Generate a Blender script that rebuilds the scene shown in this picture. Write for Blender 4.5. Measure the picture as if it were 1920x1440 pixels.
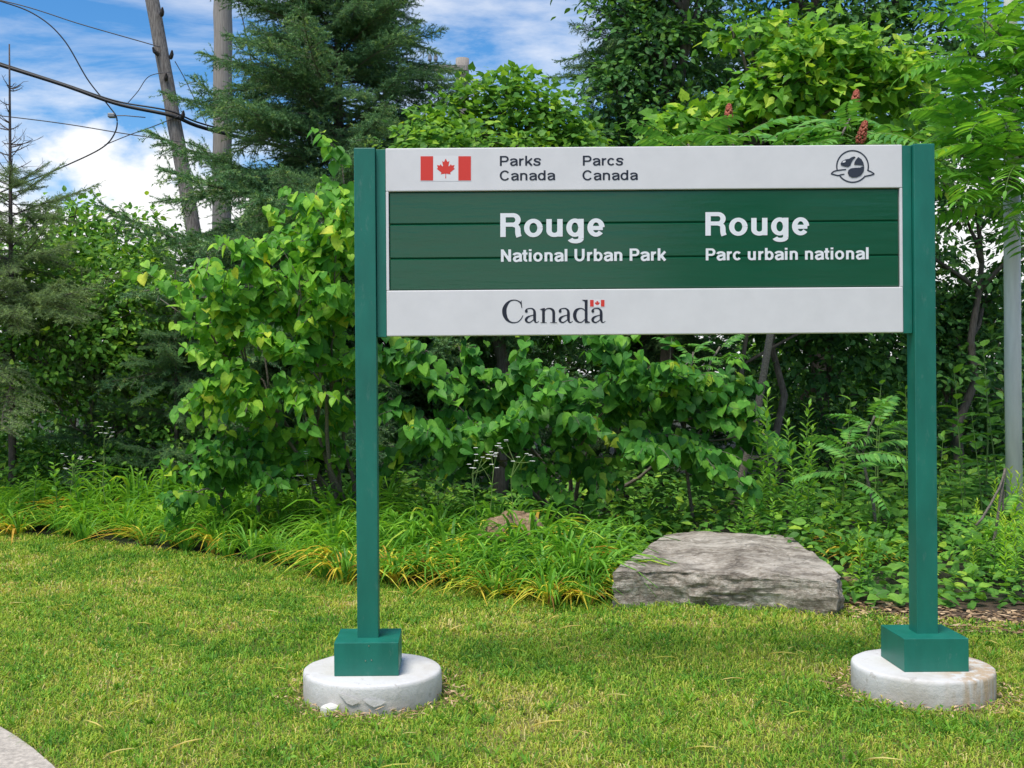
import bpy, bmesh, math, random
import numpy as np
from mathutils import Vector, Matrix, noise
from mathutils.geometry import tessellate_polygon

for o in list(bpy.data.objects): bpy.data.objects.remove(o)
rng = np.random.default_rng(7)
random.seed(7)
scene = bpy.context.scene
col = scene.collection
R = math.radians

# ------------------------------------------------------------------ camera
F, PX, PY, CH, ROLL = 2164.0, 860.0, 700.0, 1.52, 0.0073
cam = bpy.data.cameras.new('camera')
cam.sensor_width = 36; cam.lens = F / 1920 * 36
cam.shift_x = (960 - PX) / 1920; cam.shift_y = -(720 - PY) / 1920
cam.clip_start = 0.05; cam.clip_end = 3000
camo = bpy.data.objects.new('camera', cam); col.objects.link(camo)
camo.matrix_world = Matrix.Translation((0, 0, CH)) @ Matrix.Rotation(R(90), 4, 'X') @ Matrix.Rotation(-ROLL, 4, 'Z')
scene.camera = camo

# ------------------------------------------------------------------ sky, sun, exposure
SUN_EL, SUN_AZ = R(67), R(215)          # azimuth clockwise from +Y: behind the camera and to the left
w = bpy.data.worlds.new('World'); scene.world = w; w.use_nodes = True
nt = w.node_tree; N = nt.nodes; L = nt.links
N.clear()
def nn(t, **k):
    n = N.new(t)
    for a, b in k.items(): setattr(n, a, b)
    return n
out = nn('ShaderNodeOutputWorld'); bg = nn('ShaderNodeBackground'); bg.inputs['Strength'].default_value = 0.088
sky = nn('ShaderNodeTexSky', sky_type='NISHITA', sun_disc=False, sun_elevation=SUN_EL, sun_rotation=SUN_AZ,
         altitude=200, air_density=1.0, dust_density=0.3, ozone_density=4.0)
hs = nn('ShaderNodeHueSaturation'); hs.inputs['Saturation'].default_value = 1.3; hs.inputs['Value'].default_value = 1.32
L.new(sky.outputs[0], hs.inputs['Color'])
tc = nn('ShaderNodeTexCoord')
sep = nn('ShaderNodeSeparateXYZ'); L.new(tc.outputs['Generated'], sep.inputs[0])
def mth(op, a, b=None, c=None):
    m = nn('ShaderNodeMath', operation=op)
    for i, v in enumerate((a, b, c)):
        if v is None: continue
        if isinstance(v, (int, float)): m.inputs[i].default_value = v
        else: L.new(v, m.inputs[i])
    return m.outputs[0]
zc = mth('MAXIMUM', sep.outputs['Z'], 0.04)
cx = nn('ShaderNodeCombineXYZ')
L.new(mth('DIVIDE', sep.outputs['X'], zc), cx.inputs[0]); L.new(mth('DIVIDE', sep.outputs['Y'], zc), cx.inputs[1])
mp = nn('ShaderNodeMapping'); mp.inputs['Rotation'].default_value = (0, 0, 0.45); mp.inputs['Scale'].default_value = (1.0, 1.0, 1); mp.inputs['Location'].default_value = (3.1, 1.7, 0)
L.new(cx.outputs[0], mp.inputs[0])
n1 = nn('ShaderNodeTexNoise'); n1.inputs['Scale'].default_value = 0.8; n1.inputs['Detail'].default_value = 9; n1.inputs['Roughness'].default_value = 0.62; n1.inputs['Distortion'].default_value = 0.35
L.new(mp.outputs[0], n1.inputs['Vector'])
r1 = nn('ShaderNodeValToRGB'); r1.color_ramp.elements[0].position = 0.44; r1.color_ramp.elements[1].position = 0.72
r1.color_ramp.elements[0].color = (0, 0, 0, 1); r1.color_ramp.elements[1].color = (0.85, 0.85, 0.85, 1)
L.new(n1.outputs['Fac'], r1.inputs[0])
# heaped clouds low on the horizon, all the way round
n2 = nn('ShaderNodeTexNoise'); n2.inputs['Scale'].default_value = 5.0; n2.inputs['Detail'].default_value = 8; n2.inputs['Roughness'].default_value = 0.55
mp2 = nn('ShaderNodeMapping'); mp2.inputs['Scale'].default_value = (1, 1, 1.6); mp2.inputs['Location'].default_value = (0.35, 0.2, 0.1)
L.new(tc.outputs['Generated'], mp2.inputs[0]); L.new(mp2.outputs[0], n2.inputs['Vector'])
lim = mth('ADD', mth('MULTIPLY', mth('SUBTRACT', n2.outputs['Fac'], 0.5), 0.26), 0.185)
cum = mth('MULTIPLY', mth('SUBTRACT', lim, sep.outputs['Z']), 45.0)
cumc = nn('ShaderNodeClamp'); L.new(cum, cumc.inputs[0])
cov = mth('MAXIMUM', r1.outputs[0], cumc.outputs[0])
mixc = nn('ShaderNodeMix', data_type='RGBA'); L.new(cov, mixc.inputs['Factor']); L.new(hs.outputs[0], mixc.inputs['A'])
mixc.inputs['B'].default_value = (8.9, 8.9, 9.0, 1)
L.new(mixc.outputs['Result'], bg.inputs[0]); L.new(bg.outputs[0], out.inputs[0])

sl = bpy.data.lights.new('sun', 'SUN'); sl.energy = 3.0; sl.angle = R(24); sl.color = (1, 0.95, 0.86)
so = bpy.data.objects.new('sun', sl); col.objects.link(so)
sd = Vector((math.sin(SUN_AZ) * math.cos(SUN_EL), math.cos(SUN_AZ) * math.cos(SUN_EL), math.sin(SUN_EL)))
so.rotation_euler = sd.to_track_quat('Z', 'Y').to_euler(); so.location = sd * 30
vs = scene.view_settings
vs.view_transform = 'Standard'; vs.look = 'None'; vs.gamma = 1; vs.use_curve_mapping = False; vs.exposure = 0.5
scene.render.engine = 'CYCLES'

# ------------------------------------------------------------------ pixel -> place
def W(px, py, Y):
    x, y = px - PX, py - PY
    return np.array([(x - ROLL * y) * Y / F, Y, CH - (y + ROLL * x) * Y / F])
def G(px, py, h=0.0):                       # where the ray meets the level h
    x, y = px - PX, py - PY
    return W(px, py, (CH - h) * F / (y + ROLL * x))

# ------------------------------------------------------------------ objects
ORG = {}
def tag(o, label=None, cat=None, group=None, kind=None):
    if label: o['label'] = label
    if cat: o['category'] = cat
    if group: o['group'] = group
    if kind: o['kind'] = kind
    return o
def thing(name, loc, label, cat, group=None):
    o = bpy.data.objects.new(name, None); o.empty_display_size = 0.1
    col.objects.link(o); o.location = Vector(loc); ORG[o.name] = np.array(loc, float)
    return tag(o, label, cat, group)
def place(o, parent):
    """link o as child of parent; o's mesh holds world coordinates already shifted by parent's origin"""
    col.objects.link(o)
    if parent is not None: o.parent = parent
    return o

class Geo:
    def __init__(s): s.V = []; s.Fc = []; s.M = []; s.A = []; s.n = 0
    def add(s, V, Fc, m=0, a=None):
        V = np.asarray(V, float).reshape(-1, 3); Fc = np.asarray(Fc, np.int64).reshape(-1, 3)
        s.V.append(V); s.Fc.append(Fc + s.n); s.n += len(V)
        s.M.append(np.full(len(Fc), m)); s.A.append(np.full(len(V), 0.5) if a is None else np.broadcast_to(a, (len(V),)))
        return s
    def mesh(s, name, mats, off=(0, 0, 0), smooth=False):
        V = np.concatenate(s.V) - np.asarray(off, float); Fc = np.concatenate(s.Fc); M = np.concatenate(s.M); A = np.concatenate(s.A)
        me = bpy.data.meshes.new(name)
        me.vertices.add(len(V)); me.vertices.foreach_set('co', V.astype(np.float32).ravel())
        me.loops.add(Fc.size); me.loops.foreach_set('vertex_index', Fc.astype(np.int32).ravel())
        me.polygons.add(len(Fc)); me.polygons.foreach_set('loop_start', np.arange(0, Fc.size, 3, dtype=np.int32))
        for m in mats: me.materials.append(m)
        me.polygons.foreach_set('material_index', M.astype(np.int32))
        me.polygons.foreach_set('use_smooth', np.full(len(Fc), bool(smooth)))
        at = me.attributes.new('rnd', 'FLOAT', 'POINT'); at.data.foreach_set('value', A.astype(np.float32))
        me.update(calc_edges=True)
        return me
    def build(s, name, mats, parent=None, smooth=False):
        if not isinstance(mats, (list, tuple)): mats = [mats]
        off = ORG[parent.name] if parent is not None else np.zeros(3)
        o = bpy.data.objects.new(name, s.mesh(name, mats, off, smooth))
        place(o, parent); ORG[o.name] = off
        return o
    def tris(s): return sum(len(f) for f in s.Fc)

def norm(v): v = np.asarray(v, float); return v / np.maximum(np.linalg.norm(v, axis=-1, keepdims=True), 1e-9)
def inst(g, TV, TF, pos, D, Nn, size, m=0, a=None):
    """copies of a template (x across, y along D, z along normal)"""
    pos = np.asarray(pos, float); k = len(pos)
    if k == 0: return
    D = norm(np.broadcast_to(D, (k, 3))); S = np.cross(D, np.broadcast_to(Nn, (k, 3))); S = norm(S); Z = np.cross(S, D)
    size = np.asarray(size, float)
    size = np.broadcast_to(size[:, None], (k, 3)) if size.ndim == 1 else np.broadcast_to(size, (k, 3))
    P = TV[None] * size[:, None, :]
    V = pos[:, None] + P[..., 0:1] * S[:, None] + P[..., 1:2] * D[:, None] + P[..., 2:3] * Z[:, None]
    n = len(TV); Fc = (TF[None] + (np.arange(k) * n)[:, None, None]).reshape(-1, 3)
    a = rng.random(k) if a is None else np.broadcast_to(a, (k,))
    g.add(V.reshape(-1, 3), Fc, m, np.repeat(a, n))
def tube(g, P, r, n=6, m=0, a=0.5, cap=True):
    P = np.asarray(P, float); k = len(P); r = np.broadcast_to(r, (k,))
    T = norm(np.gradient(P, axis=0)); up = np.array([0, 0, 1.0]) if abs(T[0][2]) < 0.9 else np.array([0, 1.0, 0])
    A = norm(np.cross(T, up)); B = np.cross(T, A)
    t = np.linspace(0, 2 * np.pi, n, endpoint=False)
    V = P[:, None] + r[:, None, None] * (np.cos(t)[None, :, None] * A[:, None] + np.sin(t)[None, :, None] * B[:, None])
    Fc = []
    for i in range(k - 1):
        for j in range(n):
            q = (j + 1) % n; a0, b0, c0, d0 = i * n + j, i * n + q, (i + 1) * n + q, (i + 1) * n + j
            Fc += [(a0, c0, b0), (a0, d0, c0)]
    if cap:
        for j in range(1, n - 1): Fc += [(0, j, j + 1), ((k - 1) * n, (k - 1) * n + j + 1, (k - 1) * n + j)]
    g.add(V.reshape(-1, 3), Fc, m, a)
def box(g, x0, x1, y0, y1, z0, z1, bev=0.003, m=0):
    b = bmesh.new(); bmesh.ops.create_cube(b, size=1)
    for v in b.verts: v.co = ((x0 + x1) / 2 + v.co.x * (x1 - x0), (y0 + y1) / 2 + v.co.y * (y1 - y0), (z0 + z1) / 2 + v.co.z * (z1 - z0))
    if bev: bmesh.ops.bevel(b, geom=b.edges[:], offset=bev, segments=2, affect='EDGES', profile=0.5)
    addbm(g, b, m)
def addbm(g, b, m=0):
    bmesh.ops.triangulate(b, faces=b.faces[:]); b.verts.ensure_lookup_table(); b.verts.index_update()
    g.add([v.co[:] for v in b.verts], [[v.index for v in f.verts] for f in b.faces], m); b.free()
def bez(p0, p1, p2, n):
    t = np.linspace(0, 1, n)[:, None]
    return (1 - t) ** 2 * np.asarray(p0) + 2 * t * (1 - t) * np.asarray(p1) + t * t * np.asarray(p2)
def rv(k, s=1.0): return rng.normal(0, s, (k, 3))

# ------------------------------------------------------------------ leaf shapes
def fan(outline, zs=None, mid=None):
    V = np.array(outline, float); return V
def half_leaf(half, mid):
    """half: (x,y,z) points from base to tip on the right edge; mid: midrib points (y,z), base to tip"""
    V = [(0, y, z) for y, z in mid]; nm = len(mid); h = len(half); Fc = []
    for sgn in (1, -1):
        b = len(V); V += [(sgn * x, y, z) for x, y, z in half]
        chain = [b + i for i in range(h)]
        # zip midrib and edge
        i = j = 0
        while i < nm - 1 or j < h - 1:
            if j < h - 1 and (i == nm - 1 or half[j + 1][1] - mid[i][0] <= mid[i + 1][0] - half[j][1]):
                t = (i, chain[j], chain[j + 1]); j += 1
            else:
                t = (i, chain[j], i + 1); i += 1
            Fc.append(t if sgn > 0 else (t[0], t[2], t[1]))
    return np.array(V, float), np.array(Fc)
HEART = half_leaf([(0.16, -0.14, .03), (0.36, -0.10, .07), (0.49, 0.10, .09), (0.47, 0.36, .06), (0.30, 0.66, .0), (0.10, 0.88, -.06)],
                  [(0, 0), (0.3, 0.0), (0.62, -.03), (1.0, -.14)])
OVATE = half_leaf([(0.20, 0.15, .05), (0.30, 0.42, .06), (0.16, 0.78, .0)], [(0, 0), (0.5, -0.0), (1.0, -.10)])
GRAPE = half_leaf([(0.22, -0.16, .04), (0.46, -0.02, .08), (0.44, 0.14, .06), (0.53, 0.36, .03), (0.37, 0.52, .02), (0.19, 0.74, -.03)],
                  [(0, 0), (0.4, -.01), (1.0, -.12)])
LANCE = half_leaf([(0.10, 0.2, .02), (0.12, 0.5, .02), (0.06, 0.8, -.03)], [(0, 0), (0.5, 0), (1.0, -.12)])
DIAM = (np.array([(0, 0, 0), (0.32, 0.45, .05), (0, 1, -.06), (-0.32, 0.45, .05)], float), np.array([(0, 1, 2), (0, 2, 3)]))
NEED = (np.array([(0.11, 0, 0), (-0.11, 0, 0), (0, 1, 0)], float), np.array([(0, 2, 1)]))

# ------------------------------------------------------------------ materials
def mat(name):
    m = bpy.data.materials.new(name); m.use_nodes = True; t = m.node_tree; b = t.nodes['Principled BSDF']
    return m, t, b
def node(t, kind, **k):
    n = t.nodes.new(kind)
    for a, b in k.items(): setattr(n, a, b)
    return n
def ramp(t, stops, src):
    r = node(t, 'ShaderNodeValToRGB'); e = r.color_ramp.elements
    while len(e) < len(stops): e.new(0.5)
    for i, (p, c) in enumerate(stops): e[i].position = p; e[i].color = (*c, 1) if len(c) == 3 else c
    t.links.new(src, r.inputs[0]); return r.outputs[0]
def noise_tex(t, scale, detail=4, rough=0.55, stretch=None, coord='Object', distort=0):
    tc = node(t, 'ShaderNodeTexCoord'); n = node(t, 'ShaderNodeTexNoise')
    n.inputs['Scale'].default_value = scale; n.inputs['Detail'].default_value = detail; n.inputs['Roughness'].default_value = rough; n.inputs['Distortion'].default_value = distort
    if stretch:
        mp = node(t, 'ShaderNodeMapping'); mp.inputs['Scale'].default_value = stretch
        t.links.new(tc.outputs[coord], mp.inputs[0]); t.links.new(mp.outputs[0], n.inputs['Vector'])
    else: t.links.new(tc.outputs[coord], n.inputs['Vector'])
    return n.outputs['Fac']
def bump(t, b, h, strength=0.4, dist=0.01):
    n = node(t, 'ShaderNodeBump'); n.inputs['Strength'].default_value = strength; n.inputs['Distance'].default_value = dist
    t.links.new(h, n.inputs['Height']); t.links.new(n.outputs[0], b.inputs['Normal'])
def mixrgb(t, fac, a, b, mode='MIX'):
    n = node(t, 'ShaderNodeMix', data_type='RGBA', blend_type=mode)
    for s, v in (('Factor', fac), ('A', a), ('B', b)):
        i = n.inputs[s] if s != 'Factor' else n.inputs[0]
        if s == 'A': i = n.inputs[6]
        if s == 'B': i = n.inputs[7]
        if isinstance(v, (int, float)): i.default_value = v
        elif isinstance(v, tuple): i.default_value = (*v, 1)
        else: t.links.new(v, i)
    return n.outputs[2]
GAIN = 1.95
def leaf_mat(name, stops, trans=0.35, rough=0.5, obj=False, spec=0.22):
    m, t, b = mat(name)
    if obj: src = node(t, 'ShaderNodeObjectInfo').outputs['Random']
    else: src = node(t, 'ShaderNodeAttribute', attribute_name='rnd').outputs['Fac']
    stops = [(p_, tuple(min(x * GAIN, .8) for x in c_)) for p_, c_ in stops]; c = ramp(t, stops, src)
    nz = noise_tex(t, 2.6 if obj else 22, 4, .65); c = mixrgb(t, 1.0, c, ramp(t, [(.3, (.62, .66, .6)), (.7, (1.15, 1.12, 1.1))], nz), 'MULTIPLY')
    t.links.new(c, b.inputs['Base Color']); b.inputs['Roughness'].default_value = rough; b.inputs['Specular IOR Level'].default_value = spec
    tr = node(t, 'ShaderNodeBsdfTranslucent'); c2 = mixrgb(t, 1.0, c, (1.35, 1.25, 0.6), 'MULTIPLY'); t.links.new(c2, tr.inputs['Color'])
    mx = node(t, 'ShaderNodeMixShader'); mx.inputs[0].default_value = trans
    t.links.new(b.outputs[0], mx.inputs[1]); t.links.new(tr.outputs[0], mx.inputs[2]); t.links.new(mx.outputs[0], t.nodes['Material Output'].inputs['Surface'])
    return m
def bark_mat(name, c0, c1, stretch=(6, 6, 1.2), scale=6):
    m, t, b = mat(name); n = noise_tex(t, scale, 6, 0.65, stretch)
    t.links.new(ramp(t, [(0.3, c0), (0.7, c1)], n), b.inputs['Base Color']); b.inputs['Roughness'].default_value = 0.9
    bump(t, b, n, 0.7, 0.02); return m

REDBUD = [(0, (.022, .085, .018)), (.35, (.042, .145, .022)), (.7, (.070, .20, .026)), (.95, (.12, .27, .030)), (1, (.26, .34, .035))]
M_redbud = leaf_mat('redbud_leaf', REDBUD); M_redbud_o = leaf_mat('redbud_leaf_single', REDBUD, obj=True)
M_redbud_y = leaf_mat('redbud_leaf_light', [(0, (.045, .15, .022)), (.4, (.09, .235, .028)), (.8, (.17, .33, .034)), (.95, (.24, .38, .04)), (1, (.40, .42, .05))], 0.4)
M_redbud_yo = leaf_mat('redbud_leaf_light_single', [(0, (.045, .15, .022)), (.4, (.09, .235, .028)), (.8, (.17, .33, .034)), (.95, (.24, .38, .04)), (1, (.40, .42, .05))], 0.4, obj=True)
VINE = [(0, (.048, .13, .020)), (.4, (.100, .235, .026)), (.8, (.180, .33, .032)), (1, (.33, .42, .045))]
M_vine = leaf_mat('vine_leaf', VINE, 0.4); M_vine_o = leaf_mat('vine_leaf_single', VINE, 0.4, obj=True)
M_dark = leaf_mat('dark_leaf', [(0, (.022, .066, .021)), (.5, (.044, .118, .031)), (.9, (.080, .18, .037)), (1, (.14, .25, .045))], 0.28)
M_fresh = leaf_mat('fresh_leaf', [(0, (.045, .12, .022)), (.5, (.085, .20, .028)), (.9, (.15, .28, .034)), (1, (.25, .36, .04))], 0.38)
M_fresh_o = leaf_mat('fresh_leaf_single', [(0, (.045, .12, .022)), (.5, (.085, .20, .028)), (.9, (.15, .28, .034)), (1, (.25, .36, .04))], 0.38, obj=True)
M_mid = leaf_mat('mid_leaf', [(0, (.040, .11, .022)), (.5, (.070, .18, .027)), (.9, (.13, .26, .034)), (1, (.24, .35, .04))], 0.35)
M_sumac = leaf_mat('sumac_leaf', [(0, (.04, .13, .030)), (.5, (.075, .205, .042)), (1, (.15, .30, .055))], 0.34)
M_sumac_y = leaf_mat('sumac_leaf_light', [(0, (.06, .18, .028)), (.5, (.115, .275, .036)), (1, (.23, .39, .05))], 0.42)
M_needle = leaf_mat('spruce_needle', [(0, (.044, .105, .052)), (.5, (.095, .185, .078)), (.85, (.16, .26, .10)), (1, (.28, .37, .11))], 0.15, 0.55)
M_needle_g = leaf_mat('grey_spruce_needle', [(0, (.075, .12, .058)), (.5, (.14, .20, .082)), (.85, (.20, .28, .10)), (1, (.29, .37, .12))], 0.18, 0.6)
M_lily = leaf_mat('daylily_leaf', [(0, (.03, .10, .018)), (.5, (.11, .26, .032)), (.85, (.20, .36, .045)), (1, (.40, .44, .07))], 0.38, 0.42)
M_lily_y = leaf_mat('daylily_leaf_light', [(0, (.06, .17, .022)), (.5, (.13, .285, .030)), (.9, (.22, .36, .04)), (1, (.34, .42, .05))], 0.42, 0.45)
M_dead = leaf_mat('dead_leaf', [(0, (.20, .10, .035)), (.3, (.40, .25, .04)), (.7, (.50, .39, .045)), (1, (.38, .40, .05))], 0.3, 0.6)
M_grass = leaf_mat('lawn_blade', [(0, (.045, .13, .014)), (.25, (.105, .225, .022)), (.55, (.22, .30, .034)), (.8, (.33, .34, .06)), (.93, (.40, .32, .11)), (1, (.46, .36, .16))], 0.35, 0.55)
M_weed = leaf_mat('weed_leaf', [(0, (.045, .14, .024)), (.5, (.09, .22, .032)), (1, (.19, .34, .045))], 0.36)
M_weed_y = leaf_mat('weed_leaf_light', [(0, (.12, .27, .025)), (.5, (.22, .40, .035)), (1, (.34, .48, .05))], 0.4)
M_stem, _t, _b = mat('green_stem'); _b.inputs['Base Color'].default_value = (.16, .25, .06, 1); _b.inputs['Roughness'].default_value = .7
M_petal, _t, _b = mat('white_petal'); _b.inputs['Base Color'].default_value = (.78, .78, .74, 1); _b.inputs['Roughness'].default_value = .7
M_bark = bark_mat('grey_bark', (.055, .045, .036), (.17, .145, .12))
M_twig = bark_mat('twig_bark', (.10, .085, .065), (.27, .235, .19), (8, 8, 8), 10)
M_deadwood = bark_mat('dead_twig_bark', (.055, .04, .036), (.15, .12, .11), (8, 8, 8), 10)
M_pole = bark_mat('weathered_pole_wood', (.24, .21, .185), (.42, .38, .33), (14, 14, .5), 5)
M_oldpole = bark_mat('cracked_pole_wood', (.06, .045, .038), (.40, .36, .32), (16, 16, 1.4), 5)
M_post = bark_mat('pale_post_wood', (.40, .31, .22), (.58, .47, .35), (14, 14, .5), 5)
M_cable, _t, _b = mat('black_cable'); _b.inputs['Base Color'].default_value = (.012, .012, .014, 1); _b.inputs['Roughness'].default_value = .55
M_wire, _t, _b = mat('thin_wire'); _b.inputs['Base Color'].default_value = (.05, .05, .055, 1); _b.inputs['Roughness'].default_value = .5
M_porc, _t, _b = mat('grey_porcelain'); _b.inputs['Base Color'].default_value = (.25, .26, .27, 1); _b.inputs['Roughness'].default_value = .3

def paint(name, c, rough=0.35, var=0.12, bumps=0.06, stretch=None):
    m, t, b = mat(name); n = noise_tex(t, 9, 5, 0.6, stretch)
    lo = tuple(x * (1 - var) for x in c); hi = tuple(min(x * (1 + var), 1) for x in c)
    t.links.new(ramp(t, [(0.3, lo), (0.7, hi)], n), b.inputs['Base Color'])
    n2 = noise_tex(t, 160, 3); bump(t, b, n2, bumps, 0.002)
    if name == 'green_post_paint':          # dust and scuffs
        d_ = ramp(t, [(.58, (0, 0, 0)), (.72, (.22, .22, .22))], noise_tex(t, 28, 7, .75, (1, 1, .4))); src_ = b.inputs['Base Color'].links[0].from_socket
        t.links.new(mixrgb(t, d_, src_, (.22, .30, .26)), b.inputs['Base Color'])
    rr = node(t, 'ShaderNodeMapRange'); t.links.new(n, rr.inputs[0]); rr.inputs[3].default_value = rough - .07; rr.inputs[4].default_value = rough + .1
    t.links.new(rr.outputs[0], b.inputs['Roughness']); return m
M_green = paint('green_post_paint', (.007, .155, .110), 0.42, .16, .10, (1, 1, .35))
M_plank = paint('green_plank_paint', (.006, .088, .042), 0.13, 0.05, 0.02, (0.5, 1, 4))
def wavy(m):                                # boards that are not quite flat, so the mirrored light streaks
    t = m.node_tree; b = t.nodes['Principled BSDF']; old = b.inputs['Normal'].links[0].from_node
    n = node(t, 'ShaderNodeBump'); n.inputs['Strength'].default_value = .10; n.inputs['Distance'].default_value = .02
    t.links.new(noise_tex(t, 2.2, 5, .6, (.7, 1, 7)), n.inputs['Height']); t.links.new(n.outputs[0], old.inputs['Normal'])
wavy(M_plank)
M_white = paint('white_board_paint', (.745, .725, .72), 0.38, 0.035, 0.05)
M_text_w, _t, _b = mat('white_lettering'); _b.inputs['Base Color'].default_value = (.84, .85, .86, 1); _b.inputs['Roughness'].default_value = .4
M_text_k, _t, _b = mat('black_lettering'); _b.inputs['Base Color'].default_value = (.012, .015, .028, 1); _b.inputs['Roughness'].default_value = .4
M_emblem, _t, _b = mat('emblem_ink'); _b.inputs['Base Color'].default_value = (.032, .038, .055, 1); _b.inputs['Roughness'].default_value = .4
M_red, _t, _b = mat('flag_red'); _b.inputs['Base Color'].default_value = (.72, .045, .028, 1); _b.inputs['Roughness'].default_value = .4
M_flagw, _t, _b = mat('flag_white'); _b.inputs['Base Color'].default_value = (.80, .78, .78, 1); _b.inputs['Roughness'].default_value = .4
M_screw, _t, _b = mat('screw_metal'); _b.inputs['Base Color'].default_value = (.5, .52, .5, 1); _b.inputs['Metallic'].default_value = 1; _b.inputs['Roughness'].default_value = .35
M_galv, _t, _b = mat('galvanised_steel'); _b.inputs['Metallic'].default_value = 0; _b.inputs['Roughness'].default_value = .5
_t.links.new(ramp(_t, [(.3, (.66, .62, .55)), (.7, (.80, .76, .68))], noise_tex(_t, 5, 5, .6, (4, 4, .6))), _b.inputs['Base Color'])

def footing_mat():
    m, t, b = mat('painted_concrete')
    n = noise_tex(t, 7, 6, .62); n2 = noise_tex(t, 3.2, 4, .6); n3 = noise_tex(t, 22, 4, .6, (1, 1, .12))
    base = ramp(t, [(.38, (.56, .53, .48)), (.58, (.67, .66, .645))], n2)
    sp = node(t, 'ShaderNodeSeparateXYZ'); tcn = node(t, 'ShaderNodeNewGeometry'); t.links.new(tcn.outputs['Position'], sp.inputs[0])
    mr = node(t, 'ShaderNodeMapRange'); t.links.new(sp.outputs['Z'], mr.inputs[0]); mr.inputs[1].default_value = .0; mr.inputs[2].default_value = .135; mr.inputs[3].default_value = 1; mr.inputs[4].default_value = 0
    mm = node(t, 'ShaderNodeMath', operation='MULTIPLY'); t.links.new(mr.outputs[0], mm.inputs[0]); t.links.new(n, mm.inputs[1])
    c = mixrgb(t, mm.outputs[0], base, (.34, .27, .19)); c = mixrgb(t, ramp(t, [(.60, (0, 0, 0)), (.66, (.7, .7, .7))], noise_tex(t, 13, 7, .7)), c, (.40, .37, .33))
    # rust runs on the footing by the rusty box
    rx = node(t, 'ShaderNodeMapRange'); t.links.new(sp.outputs['X'], rx.inputs[0]); rx.inputs[1].default_value = 2.14; rx.inputs[2].default_value = 2.30
    r3 = ramp(t, [(.42, (0, 0, 0)), (.56, (1, 1, 1))], n3)
    m2 = node(t, 'ShaderNodeMath', operation='MULTIPLY'); t.links.new(rx.outputs[0], m2.inputs[0]); t.links.new(r3, m2.inputs[1])
    c = mixrgb(t, m2.outputs[0], c, (.48, .36, .24))
    t.links.new(c, b.inputs['Base Color']); b.inputs['Roughness'].default_value = .8; bump(t, b, noise_tex(t, 30, 8, .7), .6, .008); return m
M_foot = footing_mat()
M_flake, _t, _b = mat('peeling_paint'); _b.inputs['Base Color'].default_value = (.70, .67, .60, 1); _b.inputs['Roughness'].default_value = .7

def rock_mat(name, top, side0, side1, sc=1.0):
    m, t, b = mat(name)
    n = noise_tex(t, 5 * sc, 9, .72, (1, 1, 2.2), distort=.5); n2 = noise_tex(t, 2.2 * sc, 5, .6); n3 = noise_tex(t, 26 * sc, 6, .7, (1, 1.6, 1))
    c = ramp(t, [(.36, side0), (.5, side1), (.66, top)], n)
    c = mixrgb(t, ramp(t, [(.42, (0, 0, 0)), (.58, (.8, .8, .8))], n3), mixrgb(t, 1.0, c, (.62, .58, .54), 'MULTIPLY'), c)
    c = mixrgb(t, ramp(t, [(.5, (0, 0, 0)), (.75, (.6, .6, .6))], n2), c, top)
    t.links.new(c, b.inputs['Base Color']); b.inputs['Roughness'].default_value = .92
    # dark cracks along the beds
    cr_ = noise_tex(t, 3.1 * sc, 7, .6, (.5, .5, 3.5), distort=1.2); ck = ramp(t, [(.475, (1, 1, 1)), (.495, (.25, .23, .2)), (.505, (.25, .23, .2)), (.525, (1, 1, 1))], cr_)
    c = mixrgb(t, .45, c, ck, 'MULTIPLY'); t.links.new(c, b.inputs['Base Color'])
    v = node(t, 'ShaderNodeMath', operation='ADD'); t.links.new(n, v.inputs[0]); t.links.new(n3, v.inputs[1]); v2 = node(t, 'ShaderNodeMath', operation='MULTIPLY_ADD'); t.links.new(ck, v2.inputs[0]); v2.inputs[1].default_value = .35; t.links.new(v.outputs[0], v2.inputs[2]); bump(t, b, v2.outputs[0], .7, .03); return m
M_rock = rock_mat('limestone', (.70, .64, .55), (.20, .17, .135), (.47, .42, .35))
M_rock2 = rock_mat('tan_granite', (.52, .38, .24), (.27, .17, .10), (.44, .30, .18), 1.4)
M_rock3 = rock_mat('pale_stone', (.55, .52, .46), (.35, .33, .29), (.46, .43, .38), 4)

def ground_mat(name, stops, sc, bs=.6):
    m, t, b = mat(name); n = noise_tex(t, sc, 8, .65); n2 = noise_tex(t, sc * 14, 5, .7)
    c = ramp(t, stops, n); c = mixrgb(t, ramp(t, [(.35, (.0, .0, .0)), (.65, (.75, .75, .75))], n2), mixrgb(t, 1.0, c, (.5, .5, .5), 'MULTIPLY'), c)
    t.links.new(c, b.inputs['Base Color']); b.inputs['Roughness'].default_value = .95; bump(t, b, n2, bs, .03); return m
M_soil = ground_mat('woodland_floor', [(.35, (.035, .030, .018)), (.6, (.045, .055, .020)), (.75, (.06, .08, .025))], 1.2)
M_lawn = ground_mat('lawn_turf', [(.3, (.13, .17, .03)), (.5, (.19, .20, .04)), (.65, (.30, .24, .09)), (.78, (.36, .26, .14))], 1.6)
M_mulch = ground_mat('mulch', [(.3, (.06, .04, .025)), (.55, (.14, .09, .055)), (.75, (.24, .16, .10))], 6)
M_conc = ground_mat('sidewalk_concrete', [(.3, (.60, .53, .44)), (.7, (.70, .62, .52))], 3, .15)
M_chip = leaf_mat('wood_chip', [(0, (.08, .05, .03)), (.5, (.22, .14, .08)), (1, (.42, .30, .19))], 0.05, .8)

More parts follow.
